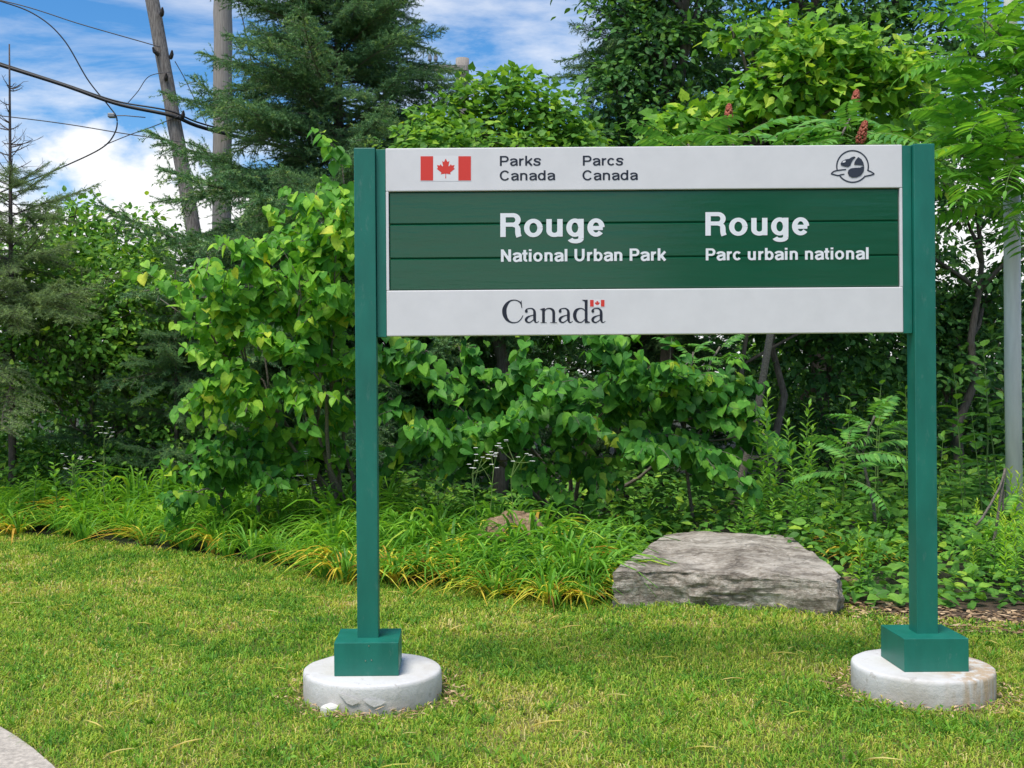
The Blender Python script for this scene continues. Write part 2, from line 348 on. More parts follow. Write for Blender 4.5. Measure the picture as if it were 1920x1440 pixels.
# ------------------------------------------------------------------ the setting
def sheet(name, pts, z, m):
    b = bmesh.new(); vs_ = [b.verts.new((p[0], p[1], z)) for p in pts]; b.faces.new(vs_)
    bmesh.ops.recalc_face_normals(b, faces=b.faces[:])
    g = Geo(); addbm(g, b); o = g.build(name, m); return tag(o, kind='structure')
sheet('ground', [(-900, -900), (900, -900), (900, 900), (-900, 900)], -0.012, M_soil)
EDGE_PX = [(0, 1003), (130, 1012), (330, 1038), (470, 1056), (600, 1085), (720, 1096), (900, 1106), (960, 1128), (1130, 1134), (1350, 1130), (1580, 1140), (1700, 1165), (1920, 1180)]
EDGE = np.array([G(*p)[:2] for p in EDGE_PX])
EDGE_ALL = np.concatenate([[(-15, EDGE[0][1] + 1.0)], [(-8, EDGE[0][1] + .3)], EDGE, [(6, 6.9)], [(12, 6.8)]])
def edge_y(x): return np.interp(x, EDGE_ALL[:, 0], EDGE_ALL[:, 1])
lawn_pts = [(-15, -14)] + [(12, -14)] + [tuple(p) for p in EDGE_ALL[::-1]]
sheet('lawn', lawn_pts, -0.006, M_lawn)
# sidewalk with a rounded edge, bottom left
wk = [G(-90, 1320), G(0, 1366), G(30, 1384), G(62, 1407), G(100, 1440), G(150, 1500), G(190, 1570)]
def walk():
    b = bmesh.new(); pts = [(p[0], p[1]) for p in wk] + [(-1.35, 3.2), (-1.3, -6), (-4.6, -6), (-4.6, 5.9)]
    f = b.faces.new([b.verts.new((x, y, -0.08)) for x, y in pts]); bmesh.ops.recalc_face_normals(b, faces=[f])
    ex = bmesh.ops.extrude_face_region(b, geom=[f]); bmesh.ops.translate(b, verts=[v for v in ex['geom'] if isinstance(v, bmesh.types.BMVert)], vec=(0, 0, 0.09))
    bmesh.ops.recalc_face_normals(b, faces=b.faces[:]); g = Geo(); addbm(g, b); tag(g.build('sidewalk', M_conc), kind='structure')
walk()
wk_x = lambda y: np.interp(y, [p[1] for p in wk][::-1], [p[0] for p in wk][::-1])
# bare mulch by the slab and behind the right post
mb = [G(1560, 1118), G(1620, 1112), G(1700, 1118), G(1800, 1125), G(1960, 1130), G(2050, 1180), G(1920, 1196), G(1800, 1182), G(1700, 1168), G(1600, 1158), G(1540, 1140)]
sheet('mulch_bed', [(p[0], p[1]) for p in mb], 0.002, M_mulch)

# ------------------------------------------------------------------ the park sign
YP = 5.45                                   # front of the boards
sign = thing('park_sign', (0.88, YP + .04, 0), 'green and white wooden park entrance sign on two square posts', 'sign')
XL, XR, ZT, ZB = -.338, 2.102, 2.585, 1.6975
def zpy(py): return CH - (py - PY + ROLL * (1208 - PX)) * YP / F      # height of a picture row at the middle of the sign
z1, z2 = zpy(355.5), zpy(541.5)
def part(name, m, parent=sign, bev=.003, *b):
    g = Geo(); box(g, *b, bev); return g.build(name, m, parent)
for xa in (-.436, 2.198):
    part('post', M_green, sign, .004, xa - .05, xa + .05, YP - .02, YP + .08, .14, ZT)
    bx = part('base_box', M_green, sign, .003, xa - .149, xa + .149, YP - .12, YP + .18, .1245, .279)
    if xa < 0:
        for dx, dz in ((.012, .265), (-.004, .196), (.024, .199)):
            g = Geo(); tube(g, [(xa + dx, YP - .1205, dz), (xa + dx, YP - .1225, dz)], [.0035, .003], 8); g.build('screw', M_screw, bx)
    g = Geo(); c = xa + (.016 if xa < 0 else -.008); n = 64; rad = .327 if xa < 0 else .321
    prof = [(-.12, rad * .995), (0.0, rad * 1.0), (.06, rad), (.106, rad * .998), (.119, rad * .988), (.124, rad * .968), (.1245, rad * .90), (.1245, .02)]
    V = []; Fc = []
    for i, (z, r) in enumerate(prof):
        for j in range(n):
            t = 2 * math.pi * j / n; p = Vector((c + r * math.cos(t), YP + .03 + r * math.sin(t), z)); d = noise.noise(p * 7) * .006 + noise.noise(p * 24) * .002
            V.append((p.x + d * math.cos(t), p.y + d * math.sin(t), z + (d * .35 if 3 < i < 6 else 0)))
    for i in range(len(prof) - 1):
        for j in range(n):
            q = (j + 1) % n; a, b_, c_, d_ = i * n + j, i * n + q, (i + 1) * n + q, (i + 1) * n + j; Fc += [(a, b_, c_), (a, c_, d_)]
    g.add(V, Fc); ft = g.build('footing', M_foot, sign, True)
    if xa < 0:                              # peeling paint on the front of the footing
        for pts in ([(-.10, .092), (-.045, .078), (.0, .061), (-.014, .050), (-.036, .041), (-.06, .048), (-.075, .064)],
                    [(.012, .066), (.05, .067), (.115, .056), (.095, .042), (.062, .033), (.036, .047)]):
            b = bmesh.new(); f = b.faces.new([b.verts.new((c + x - .03, YP + .03 - math.sqrt(rad ** 2 - (x - .03) ** 2) - .0045 - (.092 - z) * .05, z)) for x, z in pts])
            ex = bmesh.ops.extrude_face_region(b, geom=[f]); bmesh.ops.translate(b, verts=[v for v in ex['geom'] if isinstance(v, bmesh.types.BMVert)], vec=(0, .0018, 0))
            g = Geo(); addbm(g, b); g.build('paint_flake', M_foot, ft)
part('side_channel', M_green, sign, .002, XL - .046, XL - .001, YP + .004, YP + .066, ZB - .004, ZT - .004)
part('side_channel', M_green, sign, .002, XR + .001, XR + .044, YP + .004, YP + .066, ZB - .004, ZT - .004)
header = part('header_board', M_white, sign, .004, XL, XR, YP, YP + .07, z1, ZT)
footer = part('footer_board', M_white, sign, .004, XL, XR, YP, YP + .07, ZB, z2)
part('edge_trim', M_white, sign, .002, XL, XL + .013, YP + .001, YP + .068, z2 + .0006, z1 - .0006)
part('edge_trim', M_white, sign, .002, XR - .013, XR, YP + .001, YP + .068, z2 + .0006, z1 - .0006)
zs = [z1 - .002, zpy(417), zpy(481.5), z2 + .002]
planks = []
for i in range(3):
    b = bmesh.new(); x0, x1 = XL + .014, XR - .014; za, zb_ = zs[i + 1] + .0006, zs[i] - .0006
    bmesh.ops.create_cube(b, size=1)
    for v in b.verts: v.co = ((x0 + x1) / 2 + v.co.x * (x1 - x0), YP + .034 + v.co.y * .052, (za + zb_) / 2 + v.co.z * (zb_ - za))
    bmesh.ops.bevel(b, geom=b.edges[:], offset=.006, segments=1, affect='EDGES')
    g = Geo(); addbm(g, b); planks.append(g.build('plank', M_plank, sign, False))
def sp(px, py, dy=0.0):                     # picture point on the sign face
    p = W(px, py, YP); return (p[0], YP + dy, p[2])
def flat(g, poly, dy, thick=.0012):
    P = [sp(u, v, dy) for u, v in poly]; b = bmesh.new(); vs_ = []
    for p in P: vs_.append(b.verts.new(p))
    f = b.faces.new(vs_); f.normal_update()
    if f.normal.y > 0: f.normal_flip()
    addbm(g, b)
def alphabet(w, h):
    """upright grotesque letters as pen strokes; w stem, h cross stroke; cap 720, x height 532"""
    D_ = {}
    def arc(cx, cy, rx, ry, a0, a1, n=18): return [(cx + rx * math.cos(R(a)), cy + ry * math.sin(R(a)), w * math.cos(R(a)) ** 2 + h * math.sin(R(a)) ** 2) for a in np.linspace(a0, a1, n)]
    st = lambda x, y0, y1: [(x, y0, w), (x, y1, w)]; bar = lambda y, x0, x1: [(x0, y, h), (x1, y, h)]
    quad = lambda x0, y0, x1, y1, k=1.0: [(x0, y0, w * k), (x1, y1, w * k)]
    ring = lambda cx, rx, cy=266, ry=278, a0=0, a1=360, n=40: arc(cx, cy, rx - w / 2, ry - h / 2, a0, a1, n)
    L0 = 70 + w / 2
    D_['o'] = (611, [ring(305, 270)])
    D_['c'] = (556, [ring(290, 255, a0=38, a1=322)])
    D_['C'] = (722, [ring(372, 330, 360, 375, 36, 324)])
    D_['e'] = (556, [ring(285, 250, a0=2, a1=322), bar(250, 60, 285 + 250 - w * .35)])
    D_['b'] = (611, [st(L0, 0, 720), ring(325, 250)])
    D_['d'] = (611, [st(611 - L0, 0, 720), ring(286, 250)])
    D_['g'] = (611, [st(611 - L0, 532, -60), ring(286, 250), arc(305, -60, 611 - L0 - 305, 150 - h / 2, 0, -168)])
    D_['n'] = (611, [st(L0, 0, 532), arc(305, 350, 305 - L0, 194 - h / 2, 172, 0) + [(611 - L0, 0, w)]])
    D_['u'] = (611, [st(611 - L0, 0, 532), [(L0, 532, w)] + arc(305, 182, 305 - L0, 194 - h / 2, 180, 352)])
    D_['r'] = (389, [st(L0, 0, 532), arc(375, 300, 375 - L0, 238 - h / 2, 172, 92)])
    D_['i'] = (278, [st(139, 0, 532), st(139, 610, 720)]); D_['l'] = (278, [st(139, 0, 720)])
    D_['t'] = (333, [[(160, 680, w), (160, 150, w)] + arc(280, 150, 120, 158 - h / 2, 180, 278, 10), bar(532 - h / 2, 15, 318)])
    D_['k'] = (556, [st(L0, 0, 720), quad(L0 + w * .3, 195, 500, 532, .92), quad(255, 300, 500, 0, 1.0)])
    D_['a'] = (556, [arc(280, 360, 195, 184 - h / 2, 170, 0) + [(475, 110, w), (492, 0, w)], [(475, 322, h * .85), (350, 300, h), (215, 268, h * 1.1), (128, 205, w), (120, 130, w), (175, 50, h * 1.1), (255, 36, h), (360, 70, h), (470, 170, h * .8)]])
    D_['s'] = (556, [[(480, 372, w), (450, 450, w * .9), (370, 496, h), (275, 500, h), (170, 478, h * 1.1), (118, 400, w), (170, 322, h * 1.15), (275, 280, h * 1.2), (390, 245, h * 1.15), (440, 160, w), (390, 66, h * 1.1), (275, 34, h), (165, 48, h), (95, 100, w * .9), (75, 165, w)]])
    D_['P'] = (667, [st(L0, 0, 720), [(L0, 720 - h / 2, h), (400, 720 - h / 2, h)] + arc(400, 495, 225 - w / 2 + 10, 225 - h / 2, 88, -88, 18) + [(L0, 270 + h / 2, h)]])
    D_['R'] = (722, [st(L0, 0, 720), [(L0, 720 - h / 2, h), (435, 720 - h / 2, h)] + arc(435, 515, 225 - w / 2, 205 - h / 2, 88, -88, 18) + [(L0, 310 + h / 2, h)], [(430, 310 + h / 2, h), (530, 330, h), (570, 270, w * .95), (578, 180, w), (584, 90, w), (612, 0, w)]])
    D_['N'] = (722, [st(L0, 0, 720), st(722 - L0, 0, 720), [(L0 - w * .05, 720 - h * .3, w), (722 - L0 + w * .05, h * .3, w)]])
    D_['U'] = (722, [[(L0, 720, w)] + arc(361, 260, 361 - L0, 272 - h / 2, 180, 360) + [(722 - L0, 720, w)]])
    D_[' '] = (278, []); return D_
def text(s_, px0, px1, pyt, pyb, dy, m, parent, font, sm='sa'):
    """set a line between two picture columns, cap line and base line"""
    xs = 0; lay = []
    for ch in s_:
        adv, st_ = font[ch]; lay.append((xs, ch, st_)); xs += adv
    xa = 60; xb = xs - 60; g = Geo()
    to = lambda p: (px0 + (p[0] - xa) / (xb - xa) * (px1 - px0), pyb + (pyt - pyb) * p[1] / 720 - (px1 - px0) * (p[0] - xa) / (xb - xa) * ROLL * 1.0)
    for x0, ch, st_ in lay:
        if ch == ' ': g.build('lettering', m, parent); g = Geo()
        for j, q in enumerate(st_): pen(g, [(x0 + x, y, w_) for x, y, w_ in q], dy - .00015 * j, to, smooth=(ch in 'sa' and len(q) in (9, 15)) or (ch == 'R' and len(q) == 6))
    return g.build('lettering', m, parent)
# flag
MAPLE = [(-90, 2030), (-45, 1167), (-156, 1069), (-1015, 1220), (-899, 900), (-919, 827), (-1860, 65), (-1648, -34), (-1614, -113), (-1800, -685), (-1258, -570), (-1185, -608),
         (-1080, -855), (-657, -401), (-546, -458), (-750, -1510), (-423, -1321), (-332, -1348), (0, -2000)]
MAPLE = MAPLE + [(-x, y) for x, y in MAPLE[-2::-1]]
def flag(x0, y0, x1, y1, parent, dy):
    g = Geo(); wd = x1 - x0; flat(g, [(x0 - 1, y0 - 1), (x1 + 1, y0 - 1), (x1 + 1, y1 + 1), (x0 - 1, y1 + 1)], dy); fl = g.build('flag', M_flagw, parent)
    for a, b_ in ((0, .25), (.75, 1)):
        g = Geo(); flat(g, [(x0 + wd * a, y0), (x0 + wd * b_, y0), (x0 + wd * b_, y1), (x0 + wd * a, y1)], dy - .0006); g.build('flag_bar', M_red, fl)
    g = Geo(); s = (y1 - y0) * .405 / 2000; flat(g, [((x0 + x1) / 2 + x * s, (y0 + y1) / 2 + y * s) for x, y in MAPLE], dy - .0006); g.build('maple_leaf', M_red, fl)
flag(788.5, 293, 883, 338.5, header, -.0008)
flag(1106.3, 562.3, 1133.4, 574.8, footer, -.0008)
# serif word mark, drawn with pens of changing width (coordinates of an 8x enlargement)
def pen(g, pts, dy, to, smooth=True):
    P = np.array([p[:2] for p in pts], float); wd = np.array([p[2] for p in pts], float)
    if smooth and len(P) > 2:
        t = np.arange(len(P)); tt = np.linspace(0, len(P) - 1, (len(P) - 1) * 4 + 1)
        def cr(a):
            i = np.clip(np.floor(tt).astype(int), 0, len(P) - 2); f = (tt - i); g_ = lambda k: a[np.clip(k, 0, len(P) - 1)]
            p0, p1, p2, p3 = g_(i - 1), g_(i), g_(i + 1), g_(i + 2); f = f if a.ndim == 1 else f[:, None]
            return .5 * (2 * p1 + (p2 - p0) * f + (2 * p0 - 5 * p1 + 4 * p2 - p3) * f ** 2 + (3 * p1 - p0 - 3 * p2 + p3) * f ** 3)
        P, wd = cr(P), cr(wd)
    T = norm(np.gradient(P, axis=0)); Nn = np.stack([-T[:, 1], T[:, 0]], 1)
    A, B = P + Nn * wd[:, None] / 2, P - Nn * wd[:, None] / 2
    V = [sp(*to(a), dy) for a in A] + [sp(*to(b) , dy) for b in B]; k = len(P); Fc = []
    for i in range(k - 1): Fc += [(i, i + 1, k + i), (i + 1, k + i + 1, k + i)]
    g.add(V, Fc)
FM, FB = alphabet(122, 104), alphabet(156, 124)
text('Parks', 937, 1013.5, 292.5, 311, -.001, M_text_k, header, FM)
text('Canada', 937.5, 1039.5, 320, 338.5, -.001, M_text_k, header, FM)
text('Parcs', 1092.5, 1168, 292, 310.5, -.001, M_text_k, header, FM)
text('Canada', 1092.5, 1194.5, 319.5, 338, -.001, M_text_k, header, FM)
dyp = .0072
text('Rouge', 937.5, 1131.5, 399.5, 444, dyp - .001, M_text_w, planks[0], FB)
text('National Urban Park', 939, 1247.5, 467.5, 490.5, dyp - .001, M_text_w, planks[1], FB)
text('Rouge', 1322.5, 1515.5, 397.5, 441.5, dyp - .001, M_text_w, planks[0], FB)
text('Parc urbain national', 1323.5, 1629.5, 465.5, 488, dyp - .001, M_text_w, planks[1], FB)
to8 = lambda p: (920 + p[0] / 8, 540 + p[1] / 8)
def glyph(strokes, dx=0, extra=()):
    g = Geo()
    for i, s in enumerate(strokes): pen(g, [(x + dx, y, w_) for x, y, w_ in s], -.0010 - .00012 * i, to8)
    for i, q in enumerate(extra): flat(g, [to8((x + dx, y)) for x, y in q], -.0017 - .00012 * i)
    return g.build('lettering', M_text_k, footer)
disc = lambda x, y, r: [(x + r * math.cos(k * math.pi / 8), y + r * math.sin(k * math.pi / 8)) for k in range(16)]
glyph([[(462, 262, 8), (440, 215, 18), (400, 190, 16), (350, 181, 15), (290, 195, 24), (238, 245, 46), (208, 310, 62), (205, 355, 66), (212, 405, 62), (242, 468, 44), (290, 508, 26), (350, 520, 16), (410, 506, 15), (455, 465, 14), (484, 410, 9)]],
      0, [[(447, 212), (462, 182), (472, 300), (461, 300)]])
A_ = [[(522, 345, 22), (538, 320, 18), (575, 307, 15), (620, 309, 20), (650, 335, 32), (659, 375, 42), (659, 460, 42), (668, 503, 28), (690, 517, 15), (724, 498, 7)],
      [(648, 404, 12), (590, 420, 18), (548, 443, 32), (530, 475, 40), (542, 503, 28), (575, 517, 19), (612, 500, 15), (650, 468, 12)]]
for dx in (0, 507, 998): glyph(A_, dx, [disc(534, 348, 22)])
glyph([[(792, 312, 42), (792, 420, 42), (792, 520, 42)], [(806, 352, 12), (830, 318, 15), (875, 306, 19), (920, 320, 32), (943, 358, 42), (945, 420, 42), (945, 520, 42)]],
      0, [[(735, 318), (790, 302), (813, 300), (813, 330), (760, 332)], [(742, 523), (752, 514), (835, 514), (848, 523)], [(885, 523), (897, 514), (990, 514), (1002, 523)]])
glyph([[(1432, 180, 42), (1432, 350, 42), (1432, 500, 42)], [(1415, 345, 11), (1390, 316, 15), (1340, 306, 18), (1287, 332, 40), (1263, 380, 50), (1261, 430, 50), (1282, 482, 40), (1325, 513, 20), (1370, 508, 15), (1415, 468, 11)]],
      0, [[(1362, 178), (1453, 176), (1453, 205), (1411, 205)], [(1411, 495), (1453, 495), (1490, 512), (1490, 521), (1411, 523)]])
# round emblem
def emblem():
    to = lambda p: (1540 + p[0] / 8, 260 + p[1] / 8); g = Geo(); cx_, cy_, r_ = 467, 417, 237
    arc = lambda a0, a1, k=24: [(cx_ + r_ * math.cos(R(a)), cy_ + r_ * math.sin(R(a)), 21) for a in np.linspace(a0, a1, k)]
    i = 0
    for s in (arc(166, 376), arc(36, 144), [(372, 462, 17), (300, 470, 20), (230, 480, 21), (185, 494, 20), (150, 528, 20), (195, 541, 21), (250, 553, 20), (300, 541, 20), (345, 533, 16)],
              [(697, 478, 20), (740, 494, 20), (762, 508, 18), (789, 529, 20), (745, 546, 22), (690, 558, 21), (650, 568, 19)]):
        pen(g, s, -.0010 - .0001 * i, to); i += 1
    for poly in ([(285, 380), (308, 338), (360, 312), (415, 302), (450, 280), (490, 266), (514, 280), (472, 322), (446, 365), (436, 402), (400, 427), (340, 417), (300, 405)],
                 [(488, 394), (498, 348), (528, 302), (552, 276), (600, 308), (630, 362), (641, 420), (612, 402), (550, 396)],
                 [(393, 512), (405, 472), (440, 447), (500, 438), (580, 434), (620, 416), (641, 423), (634, 490), (592, 553), (530, 582), (460, 586), (413, 560)]):
        flat(g, [to(p) for p in poly], -.0015 - .0001 * i); i += 1
    e = g.build('emblem', M_emblem, header)
    g = Geo(); flat(g, [to((338 + 26 * math.cos(t), 346 + 15 * math.sin(t) - 8 * math.cos(t))) for t in np.linspace(0, 2 * math.pi, 14, endpoint=False)], -.0032); g.build('emblem_eye', M_white, e)
emblem()

# ------------------------------------------------------------------ rocks
def rock(name, label, outline, h0, h1, m, seed, cuts=5, rough=.03, dome=0.0):
    """outline: plan points; h0 foot, h1 top; rings then noise"""
    P = np.array([(p[0], p[1]) for p in outline]); c = P.mean(0)
    o = thing(name, (c[0], c[1], 0), label, 'rock') if False else None
    b = bmesh.new(); rings = []
    for k, (s, z) in enumerate(((1.0, -.08), (1.0, .3 * h1), (1.0, .75 * h1), (.995, .96 * h1), (.97, h1 * 1.0), (.6, h1 * (1.03 + dome)), (.25, h1 * (1.04 + dome * 1.5)))):
        rings.append([b.verts.new((c[0] + (p[0] - c[0]) * s, c[1] + (p[1] - c[1]) * s, z)) for p in P])
    n = len(P)
    for r0, r1 in zip(rings, rings[1:]):
        for j in range(n): b.faces.new((r0[j], r0[(j + 1) % n], r1[(j + 1) % n], r1[j]))
    b.faces.new(rings[-1]); bmesh.ops.recalc_face_normals(b, faces=b.faces[:])
    bmesh.ops.subdivide_edges(b, edges=b.edges[:], cuts=cuts, use_grid_fill=True)
    for v in b.verts:
        q = v.co + Vector((seed, seed * 2, 0)); q2 = Vector((q.x, q.y, q.z * 2.5))
        d = noise.noise(q2 * 2.6) * rough * 1.3 + noise.noise(q2 * 8) * rough * .6 + noise.noise(q2 * 21) * rough * .32
        dr = Vector((v.co.x - c[0], v.co.y - c[1], 0)); dr = dr.normalized() if dr.length > 1e-4 else Vector((0, 0, 0))
        top = v.co.z > h1 * .93
        v.co += (Vector((0, 0, d * .8)) if top else dr * d * 1.3)
        if top: v.co.z += noise.noise(q * 3.5) * rough * .6
    g = Geo(); addbm(g, b); g.V[0] = g.V[0]
    ob = bpy.data.objects.new(name, g.mesh(name, [m], (c[0], c[1], 0), False)); col.objects.link(ob); ob.location = (c[0], c[1], 0)
    return tag(ob, label, 'rock')
def dens(P, k=3):
    P = [np.array(p[:2]) for p in P]; o = []
    for a, b in zip(P, P[1:] + P[:1]):
        for i in range(k): o.append(a + (b - a) * i / k)
    return o
HS = .235
rock('limestone_slab', 'large flat grey limestone slab lying at the lawn edge', dens([G(1148, 1070, HS), G(1260, 1066, HS), G(1350, 1072, HS), G(1460, 1074, HS), G(1566, 1086, HS), G(1578, 1074, HS), G(1535, 1040, HS), G(1485, 1004, HS), G(1400, 998, HS), G(1300, 996, HS), G(1245, 1002, HS), G(1195, 1036, HS)]), 0, HS, M_rock, 3.1, 5, .026)
c = W(955, 1000, 9.1)
rock('brown_boulder', 'rounded orange brown boulder half hidden in daylily leaves', dens([(c[0] - .27, 9.1), (c[0] - .2, 8.9), (c[0] + .05, 8.82), (c[0] + .28, 8.95), (c[0] + .36, 9.15), (c[0] + .15, 9.4), (c[0] - .15, 9.4)], 2), 0, .26, M_rock2, 8.3, 3, .05, .35)
c = G(1592, 1106)
rock('orange_stone', 'small orange stone beside the right end of the slab', dens([(c[0] - .06, c[1]), (c[0], c[1] - .06), (c[0] + .06, c[1]), (c[0] + .05, c[1] + .08), (c[0] - .04, c[1] + .08)], 2), 0, .075, M_rock2, 4.4, 2, .012)
c = G(620, 1336)
rock('white_stone', 'small white stone lying in front of the peeling footing', dens([(c[0] - .04, c[1] - .02), (c[0], c[1] - .045), (c[0] + .04, c[1] - .02), (c[0], c[1] + .02)], 2), 0, .032, M_flake, 5.4, 2, .004, .2)

# ------------------------------------------------------------------ woody plants
def limb_path(p0, p1, sag=.0, jit=.05, n=7, lift=0.0):
    p0, p1 = np.asarray(p0, float), np.asarray(p1, float); L_ = np.linalg.norm(p1 - p0)
    mid = (p0 + p1) / 2 + np.array([0, 0, lift * L_]) + rng.normal(0, jit * L_, 3)
    P = bez(p0, mid, p1, n); P[1:-1] += rng.normal(0, .012 * L_, (n - 2, 3)); return P
def leaf_set(): return dict(p=[], d=[], n=[], s=[])
def push(ls, p, d, n, s):
    for k, v in zip('pdns', (p, d, n, s)): ls[k].append(np.atleast_2d(v) if k != 's' else np.atleast_1d(v))
def cat(ls): return {k: np.concatenate(v) for k, v in ls.items()}
def leaves_to(th, ls, tpl, m, m_obj, n_obj, part_name='leaf', rest='foliage', petiole=None, sort=None):
    """the leaves nearest the lawn become objects of their own, the rest one part"""
    A = cat(ls); order = np.argsort(A['p'][:, 1] if sort is None else sort(A['p'])); big, rst = order[:n_obj], order[n_obj:]
    if len(rst):
        g = Geo(); inst(g, tpl[0], tpl[1], A['p'][rst], A['d'][rst], A['n'][rst], A['s'][rst]); ob = g.build(rest, m, th)
        if n_obj >= 300: ob['kind'] = 'stuff'
    if n_obj:
        g = Geo(); g.add(tpl[0], tpl[1]); mes = []
        for q in range(3):
            T = tpl[0].copy(); T[:, 2] += (.16, .05, -.12)[q] * np.sin(T[:, 1] * 3) * (np.abs(T[:, 0]) + .2) + (.5, .15, .3)[q] * np.abs(T[:, 0]) + (-.25, .1, -.1)[q] * T[:, 1] ** 2; T[:, 0] *= (.86, .95, .9)[q]
            g = Geo(); g.add(T, tpl[1]); mes.append(g.mesh(part_name, [m_obj]))
        o0 = ORG[th.name]
        for i in big:
            D = norm(A['d'][i]); S = norm(np.cross(D, A['n'][i])); Z = np.cross(S, D); s = A['s'][i]
            ob = bpy.data.objects.new(part_name, mes[i % 3]); M_ = Matrix.Identity(4)
            for r_ in range(3):
                M_[r_][0], M_[r_][1], M_[r_][2], M_[r_][3] = S[r_] * s, D[r_] * s, Z[r_] * s, A['p'][i][r_] - o0[r_]
            col.objects.link(ob); ob.parent = th; ob.matrix_local = M_

def redbud(name, label, base, tips, leaf, m, mo, seed, twigs=7, nobj=300, per=9):
    global rng; rng = np.random.default_rng(seed)
    th = thing(name, base, label, 'tree'); g = Geo(); ls = leaf_set(); base = np.array(base)
    mains = []
    for ti, tip in enumerate(tips):
        tip = np.array(tip)
        if ti % 4 == 0:
            P = limb_path(base + np.array([rng.normal(0, .12), rng.normal(0, .08), -.03]), tip, lift=.22 if tip[2] > 1.2 else .34, jit=.04, n=10); mains.append(P); tube(g, P, np.linspace(.024, .004, 10), 6)
        else:
            Pm = min(mains, key=lambda q: np.linalg.norm(q[5] - tip)); P = limb_path(Pm[rng.integers(3, 6)], tip, lift=.16, jit=.05, n=10); tube(g, P, np.linspace(.011, .003, 10), 5)
        Ld = np.linalg.norm(tip - base)
        for k in range(twigs):
            u = rng.uniform(.38, 1.0); i = min(int(u * 9), 8); f = u * 9 - i; p0 = P[i] * (1 - f) + P[i + 1] * f; T = norm(P[i + 1] - P[i])
            d = norm(T * .9 + rv(1, .65)[0] * np.array([1, .9, .45]) + np.array([0, -.15, .05])); ln = rng.uniform(.25, .5)
            p2 = p0 + d * ln + np.array([0, 0, -.16 * ln]); Q = bez(p0, p0 + d * ln * .55 + np.array([0, 0, .10 * ln]), p2, 6); tube(g, Q, np.linspace(.0045, .002, 6), 3)
            t = (np.arange(per) + .6) / per; ii = np.minimum((t * 5).astype(int), 4); ff = (t * 5 - ii)[:, None]; C = Q[ii] * (1 - ff) + Q[ii + 1] * ff
            side = norm(np.cross(d, [0, 0, 1])) * np.where(np.arange(per) % 2, 1, -1)[:, None]
            pd = norm(side * .8 + d * .35 + np.array([0, -.25, -.15]) + rv(per, .25)); pl = rng.uniform(.02, .05, per)
            p = C + pd * pl[:, None]
            D = norm(pd * .75 + np.array([0, -.12, -.66]) + rv(per, .32)); Nn = norm(np.array([0, -.55, .62]) + pd * .5 + rv(per, .45))
            push(ls, p, D, Nn, leaf * (.5 + .65 * rng.random(per) ** .7) * np.linspace(1.08, .7, per))
    g.build('branches', M_twig, th, True)
    leaves_to(th, ls, HEART, m, mo, nobj)
    return th

def crown_tree(name, label, base, lobes, nclus, per, leaf, m, tpl=OVATE, mo=None, nobj=0, seed=1, trunk=.09, clus=.38, group=None, cat_='tree', bark=None, face=(0, -.35, .75), droop=-.25, hollow=.55, part_name='leaf'):
    """trunk, limbs to every lobe, leaf sprays spread over the lobes (centre xyz, radii xyz)"""
    global rng; rng = np.random.default_rng(seed); base = np.array(base, float)
    th = thing(name, base, label, cat_, group); g = Geo(); ls = leaf_set(); lobes = [(np.array(c, float), np.array(r, float)) for c, r in lobes]
    top = max(lobes, key=lambda l: l[0][2])[0]
    tp = limb_path(base + np.array([0, 0, -.1]), [top[0] * .6 + base[0] * .4, top[1], top[2]], jit=.03, n=9); tube(g, tp, np.linspace(trunk, trunk * .25, 9), 8)
    trunk_o = g.build('trunk', bark or M_bark, th, True)
    g2 = Geo(); vol = np.array([np.prod(r) ** (2 / 3) for _, r in lobes]); cnt = np.maximum((vol / vol.sum() * nclus).astype(int), 3)
    for (c, r), k in zip(lobes, cnt):
        i = min(int(np.clip((c[2] - r[2] * .5 - base[2]) / max(top[2] - base[2], .1), .45, .95) * 8), 7)
        LP = limb_path(tp[i], c + np.array([0, 0, r[2] * .4]), n=6); tube(g2, LP, np.linspace(trunk * .5, .012, 6), 5)
        d = norm(rv(k)); d[:, 2] = np.where(d[:, 2] < -.5, -d[:, 2], d[:, 2]); rad = rng.uniform(hollow, 1.0, k) ** .7
        C = c + d * r * rad[:, None]
        for q in range(0, k, 3): tube(g2, limb_path(LP[rng.integers(2, 6)], C[q], n=4, lift=.08), np.linspace(.012, .004, 4), 3)
        out_ = norm(d / r)
        for q in range(k):
            kk = max(int(per * rng.uniform(.6, 1.4)), 3); cs = clus * rng.uniform(.6, 1.25)
            off = rv(kk, .5) * np.array([cs, cs, cs * .42]); off += np.outer(-np.linalg.norm(off[:, :2], axis=1) * .35, [0, 0, 1])
            p = C[q] + off
            D = norm(norm(off + 1e-6) * .8 + out_[q] * .5 + np.array([0, 0, droop]) + rv(kk, .35)); Nn = norm(np.array(face) + out_[q] * .4 + rv(kk, .35))
            push(ls, p, D, Nn, leaf * rng.uniform(.6, 1.2, kk))
    g2.build('limbs', bark or M_bark, th, True)
    leaves_to(th, ls, tpl, m, mo, nobj, part_name, 'crown'); return th

